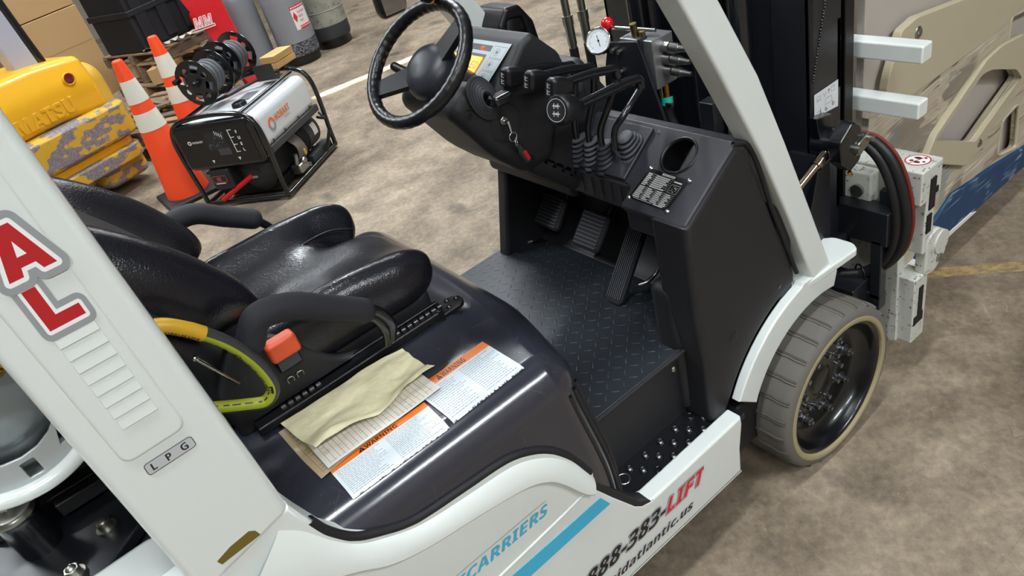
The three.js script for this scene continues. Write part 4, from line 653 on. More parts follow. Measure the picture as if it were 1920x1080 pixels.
  mesh('arm_bolt', turned([[.004, .002], [.010, .005], [.014, .002], [.016, 0]], [1.19, .475, .302], [1.19, .475, 1], 16), mats.zinc, arm); mesh('arm_bolt', turned([[.006, .002], [.014, .005], [.018, .002], [.02, 0]], [.70, 1.07, .302], [.70, 1.07, 1], 16), mats.zinc, arm);
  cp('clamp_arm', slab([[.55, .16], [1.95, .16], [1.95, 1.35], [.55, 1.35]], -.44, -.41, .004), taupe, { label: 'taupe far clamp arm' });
  // curved hose bundle
  const hp = [[.30, .93, .32], [.335, .91, .37], [.34, .865, .425], [.34, .77, .47], [.34, .64, .487], [.335, .54, .465], [.32, .47, .40], [.28, .45, .32]];
  cp('hydraulic_hose', tube(hp, .015, 80, 12), mats.hose, { label: 'black hose looping beside the clamp' }); cp('hydraulic_hose', tube(hp.map(([x, y, z]) => [x - .01, y - .006, z - .022]), .015, 80, 12), mats.hose); 
  cp('hydraulic_hose', tube(hp.map(([x, y, z]) => [x + .012, y + .006, z + .013]), .0055, 80, 12), mats.hoseRed, { label: 'red hydraulic hose' });
  cp('cable_tie', new THREE.TorusGeometry(.03, .003, 6, 20).rotateY(1.0).translate(.31, .455, .37), mats.black);
  const no = canvasTex(256, 256, (c) => { c.fillStyle = '#eceae6'; c.beginPath(); c.arc(128, 128, 126, 0, 7); c.fill(); c.strokeStyle = '#c4202c'; c.lineWidth = 14; c.beginPath(); c.arc(128, 128, 117, 0, 7); c.stroke(); c.fillStyle = '#15151a'; for (const [x, y, a, b] of [[80, 120, 22, 34], [175, 130, 24, 40], [120, 70, 20, 20], [85, 185, 16, 16], [170, 200, 16, 14]]) { c.beginPath(); c.ellipse(x, y, a, b, .4, 0, 7); c.fill(); } c.lineWidth = 12; c.beginPath(); c.moveTo(50, 50); c.lineTo(206, 206); c.stroke(); });
  const dd = new THREE.CircleGeometry(.036, 32).rotateX(-Math.PI / 2).scale(.9, 1, 1).rotateY(.4).translate(.455, .8012, .45); cp('no_step_label', dd, M(0xffffff, .4, 0, { map: no }), { keepUV: true, label: 'round red and white no stepping label' });
}
// --- rear of the truck: counterweight, tank bracket, black post ---
{
  part('counterweight', [slab([[-2.3, .40], [-1.62, .40], [-1.62, 1.02], [-1.66, 1.06], [-2.3, 1.06]], .225, .44, .02, .02), box(-2.3, -1.70, .40, .99, -.54, .18, .02)], mats.white, { label: 'white counterweight' });
  part('rear_tray', [slabXZ([[-1.95, -.3], [-1.60, -.3], [-1.60, .17], [-1.66, .17], [-1.76, .25], [-1.95, .25]], 1.03, 1.055, .004, .01), box(-1.95, -1.66, 1.0, 1.04, -.4, .15)], mats.mast, { label: 'black steel tray behind the hood' });
  part('tank_bracket', [slab([[-1.90, 1.06], [-1.55, 1.06], [-1.58, 1.12], [-1.70, 1.16], [-1.86, 1.15]], -.03, .0, .004), slab([[-1.90, 1.06], [-1.55, 1.06], [-1.58, 1.12], [-1.70, 1.2], [-1.86, 1.15]], -.26, -.23, .004), box(-1.90, -1.58, 1.14, 1.16, -.1, -.01, .004)], mats.mast, { label: 'black tank bracket' });
  part('bracket_brace', [box(-1.78, -1.60, 1.07, 1.10, .03, .055, .003), box(-1.80, -1.62, 1.095, 1.105, -.02, .03, .003)], mats.black);
  const p = part('swing_post', turned([[0, .075], [.030, .075], [.034, .07], [.036, .055], [.036, -.10]], [-1.828, 1.075, .07], [-1.828, 2, .07], 32), mats.blackGloss, { label: 'black round post with steel cap' });
  mesh('post_cap', [turned([[0, .088], [.010, .088], [.014, .078], [.031, .077], [.035, .073], [.0362, .066]], [-1.828, 1.075, .07], [-1.828, 2, .07], 32), rod([-1.83, 1.15, .07], [-1.83, 1.168, .07], .012, .01, 6)], mats.zinc, p, { label: 'zinc post cap' });
  for (const [x, z] of [[-1.722, .14], [-1.79, .205], [-1.86, .20]]) part('tray_bolt', [rod([x, 1.055, z], [x, 1.061, z], .0185, .0185, 24), rod([x, 1.06, z], [x, 1.074, z], .013, .013, 6), new THREE.SphereGeometry(.009, 12, 8).scale(1, .6, 1).translate(x, 1.074, z)], mats.zinc, { label: 'zinc flange bolt' });
  part('tank_strap', tube([[-1.70, 1.22, -.2], [-1.64, 1.30, -.2], [-1.62, 1.40, -.2]], .012, 20, 8), mats.mast);
}
// --- gas tank lying across the counterweight ---
{
  const cx = -1.735, cy = 1.385;
  const t = thing('gas_tank', 'grey white steel gas tank lying behind the rear pillar', 'gas tank', [cx, cy - .15, 0]);
  mesh('tank_shell', turned([[0, .11], [.06, .10], [.10, .08], [.135, .03], [.148, -.03], [.148, -.5], [.12, -.58], [0, -.60]], [cx, cy, .08], [cx, cy, 2], 48), M(0x8e9496, .3, .5), t, { label: 'grey tank shell' });
  const plate = new THREE.Shape(); plate.absarc(0, 0, .142, 0, Math.PI * 2); const h1 = new THREE.Path(); h1.absarc(-.0, .0, .085, 0, Math.PI * 2, true); plate.holes.push(h1);
  plate.holes.push(shapeOf([[.052, -.10], [.066, -.095], [.072, -.075], [.062, -.07], [.058, -.08]])); 
  plate.holes.push(shapeOf([[.098, -.05], [.118, -.055], [.126, .03], [.108, .03]], .006)); plate.holes.push(shapeOf([[-.01, -.125], [.012, -.125], [.012, -.095], [-.01, -.095]], .003));
  mesh('collar_plate', slab(plate, .19, .196, .002).translate(cx, cy, 0), M(0xb4b8b8, .35, .3), t, { label: 'pale collar plate with cutouts' });
  mesh('collar_ring', new THREE.TorusGeometry(.142, .0135, 16, 72).translate(cx, cy, .205), mats.white, t, { label: 'rolled white collar ring' });
  mesh('collar_wall', turned([[.14, -.14], [.14, .0]], [cx, cy, .205], [cx, cy, 2], 60), M(0xb4b8b8, .35, .3), t);
  mesh('brass_valve', [rod([cx + .03, cy + .06, .19], [cx + .09, cy + .10, .24], .014, .014, 16), ...[0, 1, 2, 3, 4].map((i) => new THREE.TorusGeometry(.0175, .003, 6, 20).rotateY(.85).translate(cx + .045 + .008 * i, cy + .07 + .0055 * i, .203 + .006 * i))], mats.brass, t, { label: 'brass threaded valve fitting' });
}
// --- papers lying on the hood ---
{
  const py = (u, v, k) => 1.014 + k;
  const P4 = (c, u, v) => [0, 1].map((i) => c[0][i] * (1 - u) * (1 - v) + c[1][i] * u * (1 - v) + c[2][i] * u * v + c[3][i] * (1 - u) * v);
  const sheet = (c, f, th = .0012) => gridSurf(36, 24, (u, v) => { const [x, z] = P4(c, u, v); return [x, f(u, v, x, z) - .013 + hoodLift(x, z), z]; }, th);
  const formTex = (seed, bg) => canvasTex(512, 384, (c, w, h) => { const r = rng(seed); c.fillStyle = bg; c.fillRect(0, 0, w, h); c.strokeStyle = '#c98d55'; c.lineWidth = 2; for (let i = 0; i < 24; i++) { c.beginPath(); c.moveTo(20 + i * 20, 60 + 60 * r()); c.lineTo(20 + i * 20, h - 20); c.stroke(); } c.fillStyle = '#8a8378'; for (let i = 0; i < 14; i++) for (let k = 0; k < 10; k++) if (r() > .4) c.fillRect(24 + k * 48, 40 + i * 24, 10 + 26 * r(), 3); });
  const c1 = [[-1.39, .155], [-1.095, .17], [-1.087, .287], [-1.378, .308]];
  single('document_sleeve', sheet(c1, (u, v) => 1.016 + .004 * Math.sin(u * 6)), M(0xd8d0c0, .12, 0, { map: formTex(3, '#d9ccb2'), clearcoat: .6 }), 'clear plastic sleeve of tan printed forms on the hood', 'document', [-1.235, 1.013, .2], undefined, { keepUV: true });
  const c2 = [[-1.36, .19], [-1.095, .19], [-1.09, .298], [-1.358, .306]];
  single('printed_form', sheet(c2, (u, v) => 1.0205 + .0025 * Math.sin(u * 5 + 1) + .003 * v), M(0xffffff, .6, 0, { map: formTex(6, '#dedcd4') }), 'white printed form slipped under the yellow sheet', 'document', [-1.235, 1.018, .235], undefined, { keepUV: true });
  const crumpTex = dataTex(256, (u, v) => { const k = .5 * N8(u * 8, v * 8) + .5 * N32(u * 32, v * 32); return [clamp(214 + 26 * k), clamp(206 + 26 * k), clamp(166 + 30 * k)]; }, true);
  const c3 = [[-1.378, .156], [-1.09, .165], [-1.074, .270], [-1.355, .275]];
  single('yellow_sheet', sheet(c3, (u, v, x, z) => 1.026 + .014 * Math.abs(Math.sin(u * 2.6 + v * 1.9)) * (.3 + v) + .009 * N8(u * 6, v * 5) + .016 * ss(.6, 1, v) * Math.sin(u * 5 + .6) ** 2 + .005 * N32(u * 11, v * 11)), M(0xffffff, .75, 0, { map: crumpTex }), 'crumpled pale yellow sheet lying on top of the papers', 'paper', [-1.22, 1.024, .18], undefined, { keepUV: true });
}
// --- key with ring and fob hanging from the ignition ---
{
  const k = thing('ignition_key', 'small steel key with rings and a black and red fob in the ignition', 'key', [-.53, 1.24, 0]);
  k.position.x -= .029; k.position.y -= .007;
  mesh('key_blade', [rod([-.557, 1.322, -.006], [-.558, 1.322, .012], .004, .004, 8), rod([-.558, 1.32, .012], [-.557, 1.294, .012], .0045, .003, 8)], mats.chrome, k);
  mesh('split_ring', new THREE.TorusGeometry(.011, .0014, 8, 28).translate(-.555, 1.284, .012), mats.chrome, k); mesh('split_ring', new THREE.TorusGeometry(.012, .0014, 8, 28).rotateY(.8).translate(-.55, 1.268, .012), mats.chrome, k);
  const f = mesh('fob', slab([[-.552, 1.262], [-.540, 1.262], [-.522, 1.225], [-.518, 1.20], [-.532, 1.20], [-.548, 1.23]], .006, .014, .003, .006), mats.blackGloss, k, { label: 'black leather fob' });
  mesh('fob_badge', slab([[-.541, 1.238], [-.53, 1.238], [-.522, 1.212], [-.532, 1.210]], .0135, .0155, .0008), mats.red, f, { label: 'red fob badge' });
}
// ======================================================================
// background
// ======================================================================
// --- traffic cones ---
function cone(x, z, label) {
  const t = thing('traffic_cone', label, 'traffic cone', [x, 0, z], 'traffic cones by the generator', true), H = 1.06, rr = (y) => .165 - .128 * (y / H), sec = (y0, y1, e) => turned([[rr(y0) + e, y0], [rr(y1) + e, y1]], [0, 0, 0], [0, 1, 0], 40);
  mesh('base', [box(-.21, .21, 0, .035, -.21, .21, .015)], mats.dark, t); mesh('cone_body', turned([[rr(.03), .03], [rr(H - .01), H - .01], [.028, H], [0, H]], [0, 0, 0], [0, 1, 0], 40), mats.orange, t, { label: 'glossy orange cone body' });
  const rf = M(0xd6d2c2, .5, 0, { bumpMap: grainBump, bumpScale: .001 });
  mesh('reflective_collar', sec(.76, .92, .002), rf, t, { label: 'off white reflective collar' }); mesh('reflective_collar', sec(.56, .69, .002), rf, t, { label: 'off white reflective collar' }); return t;
}
cone(-.72, -4.42, 'orange traffic cone with two white bands right behind the generator front'); cone(-.36, -4.84, 'orange traffic cone with two white bands partly hidden by the cable reel');
// --- generator ---
{
  const yaw = -Math.atan2(-.62, .78); // local x runs along the generator's long side
  const t = thing('generator', 'white and black engine driven generator in a black tube frame', 'generator', [-.20, 0, -3.92], undefined, true, .66), g = (n, q, m, o) => mesh(n, q, m, t, o);
  const LX = .37, LZ = .34, H = .64; // half length (x), half width (z)
  const fr = (x) => [[x, .03, -LZ], [x, .12, -LZ], [x, H - .08, -LZ], [x, H, -LZ + .08], [x, H, LZ - .08], [x, H - .08, LZ], [x, .12, LZ], [x, .03, LZ]];
  g('tube_frame', [tube(fr(-LX), .017, 80, 10), tube(fr(LX + .04), .017, 80, 10), rod([-LX, .03, LZ], [LX + .04, .03, LZ], .017), rod([-LX, .03, -LZ], [LX + .04, .03, -LZ], .017), rod([-LX, .03, -LZ], [-LX, .03, LZ], .017), rod([LX + .04, .03, -LZ], [LX + .04, .03, LZ], .017), rod([LX + .04, .16, LZ], [LX - .12, .03, LZ], .013), rod([-LX, H, LZ - .1], [LX, H - .0, LZ - .1], .013), rod([-LX, H, -LZ + .1], [LX, H, -LZ + .1], .013)], mats.blackGloss, { label: 'black tube frame' });
  const cov = g('top_cover', softBox(-LX + .03, LX + .0, .36, .615, -LZ + .03, LZ - .005, .03, .06, .05, 5, 8, (x, y, z) => [x, y, z]), M(0xcfd3d6, .3, 0, { clearcoat: .4 }), { label: 'white top cover' });
  mesh('lower_trim', box(-LX + .05, LX + .01, .325, .375, LZ - .03, LZ + .002, .006), mats.darkGrey, cov);
  for (const x of [-.26, -.1, .1, .28]) mesh('cover_screw', rod([x, .395, LZ - .004], [x, .395, LZ + .002], .008, .008, 10), mats.darkGrey, cov);
  const logo = canvasTex(512, 160, (c, w, h) => { c.clearRect(0, 0, w, h); c.fillStyle = '#e8702a'; c.font = 'bold 84px sans-serif'; c.save(); c.scale(.92, 1); c.fillText('HOBART', 150, 84); c.restore(); c.font = 'bold 30px sans-serif'; c.fillStyle = '#c9b6a8'; c.fillText('Welders', 300, 120); c.lineWidth = 26; c.strokeStyle = '#e8702a'; c.beginPath(); c.arc(68, 80, 48, 2.9, 6.1); c.stroke(); c.strokeStyle = '#8f9499'; c.beginPath(); c.arc(68, 80, 48, 6.2, 9.2); c.stroke(); });
  mesh('brand_decal', quad([-.25, .545, LZ - .005], [.10, .545, LZ - .005], [.10, .425, LZ - .005], [-.25, .425, LZ - .005], .003), printMat(logo), cov, { keepUV: true, label: 'orange brand lettering' });
  mesh('fuel_cap', [turned([[0, .035], [.03, .035], [.045, .03], [.052, .0]], [-.12, .612, .09], [-.12, 2, .09], 24), ...[...Array(10).keys()].map((i) => rod([-.12 + .048 * Math.cos(i * .628), .615, .09 + .048 * Math.sin(i * .628)], [-.12 + .044 * Math.cos(i * .628), .64, .09 + .044 * Math.sin(i * .628)], .006, .006, 6))], mats.black, cov, { label: 'black fuel cap' });
  mesh('top_label', quad([-.02, .6165, -.0], [.13, .6165, -.0], [.13, .6165, .10], [-.02, .6165, .10], .002), M(0x6d7073, .5), cov, { keepUV: true });
  const pan = canvasTex(1024, 520, (c, w, h) => {
    c.fillStyle = '#0d0d10'; c.fillRect(0, 0, w, h); c.fillStyle = '#1d1e22'; c.fillRect(380, 70, 290, 240); const r = rng(2); c.fillStyle = '#6b7076'; for (let i = 0; i < 40; i++) c.fillRect(390 + 260 * r(), 80 + 210 * r(), 6 + 22 * r(), 5); c.fillStyle = '#d8d8d8'; for (let i = 0; i < 4; i++) c.fillRect(555 + i * 24, 60 + i * 16, 9, 54);
    c.font = 'bold 40px sans-serif'; c.fillText('HOBART', 190, 190); c.beginPath(); c.arc(150, 176, 28, 0, 7); c.fill(); c.fillStyle = '#0d0d10'; c.beginPath(); c.arc(150, 176, 13, 0, 7); c.fill(); c.strokeStyle = '#e6e6e6'; c.lineWidth = 9; c.strokeRect(745, 70, 1, 300); for (let i = 0; i < 4; i++) { c.beginPath(); c.moveTo(745, 74 + i * 98); c.lineTo(800, 74 + i * 98); c.stroke(); } c.fillStyle = '#e6e6e6'; c.font = 'bold 58px sans-serif'; ['F', 'U', 'E', 'L'].forEach((q, i) => c.fillText(q, 840, 130 + i * 80)); c.fillStyle = '#6b1f1c'; c.fillRect(560, 320, 90, 40); c.fillStyle = '#3c3f44'; c.fillRect(500, 300, 170, 90); c.fillStyle = '#d7d7d3'; for (const x of [340, 720]) { c.beginPath(); c.moveTo(x, 440); c.lineTo(x + 40, 440); c.lineTo(x + 18, 485); c.fill(); }
  });
  const pl = g('control_panel', softBox(-LX - .03, -LX + .045, .30, .625, -LZ + .01, LZ - .01, .02, .05, .06, 4, 6), mats.blackGloss, { label: 'black control panel' });
  mesh('panel_print', quad([-LX - .03, .60, -LZ + .05], [-LX - .03, .60, LZ - .05], [-LX - .03, .325, LZ - .05], [-LX - .03, .325, -LZ + .05], .002), M(0xffffff, .4, 0, { map: pan }), pl, { keepUV: true });
  const en = g('engine', [softBox(-.30, .10, .10, .36, -.22, .26, .05, .05, .05, 4, 4), box(-.28, .2, .03, .10, -.25, .25, .01)], mats.dark, { label: 'black engine block' });
  mesh('air_filter', softBox(-LX - .02, -.24, .13, .29, -.20, -.03, .02, .02, .02, 4, 4), mats.plastic, en, { label: 'black air filter box' });
  const st = canvasTex(128, 64, (c) => { c.fillStyle = '#16161a'; c.fillRect(0, 0, 128, 64); c.strokeStyle = '#b9423a'; c.lineWidth = 3; c.strokeRect(8, 6, 112, 36); c.fillStyle = '#c9463c'; c.font = 'bold 30px sans-serif'; c.fillText('XR', 40, 36); c.fillStyle = '#d8d0c8'; c.fillRect(20, 48, 80, 6); });
  mesh('filter_label', quad([-LX - .02, .25, -.19], [-LX - .02, .25, -.06], [-LX - .02, .17, -.06], [-LX - .02, .17, -.19], .002), M(0xffffff, .5, 0, { map: st }), en, { keepUV: true });
  mesh('recoil_cover', [turned([[0, .06], [.05, .055], [.11, .035], [.135, 0]], [-.30, .19, .14], [-2, .19, .14], 32), ...[...Array(9).keys()].map((i) => box(-LX - .005 + .004, -LX + .01, .155 - .002 + i * .0, .16, .06 + i * .018, .068 + i * .018).translate(0, .10 - .002 * i, 0))], mats.plastic, en, { label: 'round black recoil cover' });
  mesh('cover_badge', [box(-.366, -.36, .182, .198, .115, .165, .002)], mats.alu, en);
  mesh('red_side_rail', rod([-LX - .02, .06, -.18], [-LX + .02, .20, .12], .018, .018, 12), mats.red, en, { label: 'red diagonal bar' });
  const alt = g('alternator', [rod([.06, .215, .19], [.33, .215, .19], .125, .125, 36), rod([.33, .215, .19], [.35, .215, .19], .118, .10, 36)], mats.darkGrey, { label: 'dark grey alternator drum' });
  for (let i = 0; i < 6; i++) mesh('vent_ring', new THREE.TorusGeometry(.127, .005, 8, 40).rotateY(Math.PI / 2).translate(.07 + i * .018, .215, .19), mats.black, alt);
  mesh('spec_label', gridSurf(4, 10, (u, v) => { const a = .5 - v * .7; return [.235 + .06 * u, .215 + .1265 * Math.sin(a), .19 + .1265 * Math.cos(a)]; }), mats.label, alt, { keepUV: true, label: 'white specification label' });
  for (let i = 0; i < 6; i++) mesh('coiled_cord', tube([[-.06 + i * .018, .30, .29], [-.055 + i * .02, .24, .335 - i * .004], [-.05 + i * .02, .16, .325], [-.06 + i * .02, .10, .28]], .009, 24, 8), M(0x6f6762, .6), en, { label: 'brown grey cord hanging in loops' });
  mesh('carburetor', [softBox(-.13, -.02, .06, .13, .26, .35, .015, .015, .02, 4, 3), rod([-.10, .10, .30], [-.10, .20, .33], .02, .015, 12), rod([-.02, .08, .31], [.02, .06, .33], .022, .02, 12), new THREE.SphereGeometry(.026, 14, 10).translate(-.05, .13, .34)], mats.steel, en, { label: 'bare aluminium carburetor' });
  mesh('yellow_tag', box(.0, .02, .15, .19, .335, .345, .002), M(0xc9a827, .5), en);
  g('rear_foot', box(.10, LX + .03, .03, .09, LZ - .10, LZ - .02, .006), mats.darkGrey); g('carry_cable', tube([[LX + .04, .60, .10], [.30, .68, .18], [.20, .655, .0], [.05, .64, -.12], [-.1, .66, -.16]], .011, 40, 8), mats.hose); g('rear_cable', tube([[LX + .02, .30, LZ - .02], [LX - .02, .27, LZ + .03], [LX - .07, .30, LZ + .01]], .01, 20, 8), mats.hose);
}
// --- cable reels standing on the generator ---
function reel(px, py, pz, rad, turn, label, crank) {
  const t = thing('cable_reel', label, 'cable reel', [px, py, pz], 'cable reels on the generator', true, turn), W = .10;
  const disc = () => { const s = new THREE.Shape(); s.absarc(0, 0, rad, 0, Math.PI * 2); for (let i = 0; i < 4; i++) { const a = .5 + i * Math.PI / 2, h = new THREE.Path(); h.absarc(Math.cos(a) * rad * .62, Math.sin(a) * rad * .62, rad * .13, 0, Math.PI * 2, true); s.holes.push(h); const b = a + Math.PI / 4, c = [Math.cos(b) * rad * .6, Math.sin(b) * rad * .6]; s.holes.push(shapeOf([[-.24, -.17], [.2, -.28], [.26, .22], [-.2, .2]].map(([x, y]) => [c[0] + rad * .8 * (x * Math.cos(b) - y * Math.sin(b)), c[1] + rad * .8 * (x * Math.sin(b) + y * Math.cos(b))]))); } return s; };
  for (const z of [-W, W]) mesh('flange', slab(disc(), z - .003, z + .003, .001, 0, [], 1).translate(0, rad, 0), mats.blackGloss, t, { label: 'black perforated flange' });
  mesh('drum', rod([0, rad, -W], [0, rad, W], rad * .36, rad * .36, 24), mats.black, t);
  for (let i = 0; i < 10; i++) mesh('cable_turn', new THREE.TorusGeometry(rad * (.58 + .04 * (i % 2)), .0095, 8, 36).translate(0, rad, -W + .013 + i * .0193), M(0x56585c, .6), t);
  mesh('axle_hub', [rod([0, rad, W], [0, rad, W + .045], .028, .02, 20), rod([0, rad, W + .045], [0, rad, W + .06], .012, .012, 12)], mats.blackGloss, t);
  if (crank) mesh('crank_knob', [rod([-rad * .8, rad * 1.25, W], [-rad * .8, rad * 1.25, W + .05], .022, .018, 16)], mats.blackGloss, t);
  return t;
}
reel(-.32, .66, -4.0, .16, -.927, 'black cable reel with crank knob standing towards the generator panel', true);
reel(-.05, .668, -4.24, .16, -.927, 'black cable reel without crank knob towards the pallets', false);
{
  single('angle_bracket', [box(-.05, -.045, .62, .73, -.08, .08).rotateY(.66).translate(.10, .03, -3.98), box(-.05, .04, .62, .625, -.08, .08).rotateY(.66).translate(.10, .03, -3.98)], M(0x3a3634, .4, .5), 'small dark steel angle bracket between reel and wooden block', 'bracket', [.10, .65, -3.98]);
  const wt = woodTex(1, [204, 166, 108], [166, 124, 72]); const wm = M(0xffffff, .75, 0, { map: wt });
  const t = thing('wood_block', 'short stacked pine block on the back of the generator', 'wood block', [.24, .66, -4.10], undefined, true, .5); mesh('board', box(-.11, .11, .02, .065, -.07, .07, .004), wm, t); mesh('board', box(-.11, .11, .068, .115, -.07, .07, .004), wm, t);
}
// --- gas cylinders ---
const rustTex = dataTex(512, (u, v) => { const n = .5 * N64(u * 64, v * 64) + .5 * N256(u * 256, v * 256), k = n > .53 ? 1 : 0; return k ? [128, 131, 138] : [22, 22, 25]; }, true, 2);
function cylinder(x, z, r, body, foot, label, extra) {
  const t = thing('gas_cylinder', label, 'gas cylinder', [x, 0, z], 'steel gas cylinders on the floor', true);
  mesh('foot_ring', turned([[r * .86, 0], [r * .9, .002], [r * .9, .075], [r * .97, .10]], [0, 0, 0], [0, 1, 0], 40), mats.black, t, { label: 'black foot ring' });
  mesh('worn_band', turned([[r * .97, .10], [r, .13], [r * 1.003, .24], [r * 1.0, .245]], [0, 0, 0], [0, 1, 0], 40), foot, t, { label: 'chipped lower band' });
  mesh('shell', turned([[r, .24], [r, .66], [r * 1.008, .665], [r * 1.008, .69], [r, .695], [r, .78], [r * .9, .88], [r * .6, .94], [0, .96]], [0, 0, 0], [0, 1, 0], 48), body, t);
  mesh('guard_collar', turned([[r * .6, .93], [r * .6, 1.06], [r * .56, 1.07]], [0, 0, 0], [0, 1, 0], 32), body, t); mesh('valve', [rod([0, .95, 0], [0, 1.03, 0], .02), rod([0, 1.03, 0], [.05, 1.03, 0], .012)], mats.brass, t);
  if (extra) extra(t, r); return t;
}
{
  const greyP = M(0x84878c, .32, .2), whiteP = M(0xa8a69c, .55, 0, { map: dataTex(256, (u, v) => { const n = N64(u * 64, v * 64), k = 225 - 40 * N16(u * 16, v * 16) - (n < .12 ? 90 : 0); return [k, k, k - 6]; }, true) }), worn2 = M(0xffffff, .6, .1, { map: rustTex }), blackWorn = M(0x2b2b2e, .6, 0, { bumpMap: grainBump, bumpScale: .002 });
  const flam = canvasTex(256, 256, (c, w, h) => { c.clearRect(0, 0, w, h); c.fillStyle = '#d5cfca'; c.fillRect(0, 0, w, h); c.fillStyle = '#c02430'; c.fillRect(0, 0, w, 36); c.fillRect(60, h - 36, w - 60, 36); c.fillStyle = '#e9e2de'; for (let i = 0; i < 7; i++) { c.fillRect(14 + i * 34, 10, 20, 14); c.fillRect(72 + i * 28, h - 26, 16, 12); } c.fillStyle = '#c02430'; c.beginPath(); c.moveTo(38, 60); c.lineTo(70, 120); c.lineTo(38, 180); c.lineTo(8, 120); c.fill(); c.fillStyle = '#8d5a5c'; c.font = 'bold 36px sans-serif'; c.fillText('FLAMM-', 84, 90); c.fillText('ABLE', 84, 136); c.fillText('GAS', 84, 182); });
  cylinder(1.33, -6.72, .215, greyP, worn2, 'grey gas cylinder with a red and white hazard label and chipped foot', (t, r) => mesh('hazard_label', gridSurf(16, 1, (u, v) => { const a = 1.35 - .95 * u + .32; return [(r + .002) * Math.cos(a), .60 - .24 * v, (r + .002) * Math.sin(a)]; }), M(0xffffff, .5, 0, { map: flam }), t, { keepUV: true, label: 'red and white hazard label' }));
  cylinder(.93, -6.98, .20, greyP, greyP, 'plain grey gas cylinder beside the red stand'); cylinder(1.80, -6.86, .22, whiteP, blackWorn, 'dirty white gas cylinder with a black foot band', (t, r) => { mesh('weld_seam', new THREE.TorusGeometry(r + .001, .004, 6, 48).rotateX(Math.PI / 2).translate(0, .40, 0), mats.grey, t); mesh('red_stripe_label', gridSurf(8, 1, (u, v) => { const a = .55 - .5 * u; return [(r + .002) * Math.cos(a), .68 - .2 * v, (r + .002) * Math.sin(a)]; }), mats.red, t, { keepUV: true }); });
  cylinder(1.56, -7.25, .20, greyP, greyP, 'grey gas cylinder standing behind the labelled one');
}
// --- red tapered stand ---
{
  const t = thing('red_stand', 'red tapered sheet steel stand leaning beside the grey cylinders', 'stand', [.48, 0, -6.62], undefined, true, -.25);
  const q = softBox(-.16, .16, 0, 1.35, -.09, .09, .015, .015, .015, 3, 3, (x, y, z) => { const k = .30 + .70 * (y / 1.35); return [x * k * 1.35 - .22 * (y / 1.35) + .22, y, z * k]; });
  mesh('body', q, M(0xc81c26, .35, 0, { clearcoat: .4 }), t, { label: 'red tapered body' });
  const tx = canvasTex(256, 128, (c, w, h) => { c.clearRect(0, 0, w, h); c.strokeStyle = '#e8c9c9'; c.lineWidth = 7; c.font = 'bold italic 84px sans-serif'; c.strokeText('MM', 50, 92); c.strokeRect(10, 100, 200, 14); });
  mesh('white_marking', quad([-.17, .86, .085], [.14, .86, .085], [.14, .68, .08], [-.17, .68, .08], .006), printMat(tx), t, { keepUV: true }); mesh('back_flange', slab([[.10, .02], [.16, .02], [.13, 1.3], [-.02, 1.3]], -.12, -.09, .004), M(0x8d1118, .4), t);
}
// --- pallets ---
const palletWoods = [M(0xffffff, .8, 0, { map: woodTex(2, [176, 142, 104], [124, 94, 64]) }), M(0xffffff, .8, 0, { map: woodTex(5, [150, 124, 96], [104, 82, 62]) }), M(0xffffff, .8, 0, { map: woodTex(8, [128, 108, 90], [84, 68, 56]) })];
function pallet(x, y, z, turn, label, tilt = 0) {
  const t = thing('wood_pallet', label, 'pallet', [x, y, z], 'wooden pallets behind the cones', true, turn), r = rng(Math.round(900 + x * 97 + y * 311 + z * 13)); t.rotation.z = tilt;
  const w = () => palletWoods[Math.floor(r() * 3)];
  for (const k of [-1, 0, 1]) mesh('stringer', box(-.6, .6, .018, .108, k * .46 - .022, k * .46 + .022, .003), w(), t);
  for (let i = 0; i < 7; i++) { const c = -.53 + i * .1767 + .01 * (r() - .5); mesh('deck_board', box(c - .05, c + .05, .108, .126, -.5 + .02 * (r() - .5), .5, .003), w(), t); }
  for (const c of [-.53, 0, .53]) mesh('bottom_board', box(c - .05, c + .05, 0, .018, -.5, .5, .003), w(), t);
  return t;
}
pallet(.35, 0, -7.55, .42, 'weathered wooden pallet lying on the floor, bottom of the stack'); pallet(.33, .135, -7.60, .36, 'weathered wooden pallet, second from the floor in the stack'); pallet(.36, .45, -7.75, .40, 'weathered wooden pallet carrying the black case');
for (const [x, z] of [[-.1, -7.55], [.75, -7.7], [.2, -8.1]]) single('wood_spacer', box(x - .07, x + .07, .262, .45, z - .07, z + .07, .005), palletWoods[1], 'short wooden spacer block between the stacked pallets', 'wood block', [x, .262, z], 'spacers between the pallets');
pallet(-.35, 0, -6.15, .75, 'broken low wooden pallet beside the yellow counterweight'); pallet(-.33, .128, -6.18, .72, 'loose wooden pallet on top of the broken low one');
{
  const r = rng(77); for (let i = 0; i < 9; i++) { const x = -.55 + .75 * r(), z = -6.0 - .5 * r(), a = r() * 3, l = .12 + .16 * r(), y = .262 + .022 * (i % 3); const o = single('wood_offcut', box(-l, l, 0, .022, -.035, .035, .003), palletWoods[i % 3], 'short wood offcut lying loose on the low pallets', 'wood offcut', [0, 0, 0], 'wood offcuts on the low pallets'); o.position.set(x, y, z); o.rotation.y = a; }
}
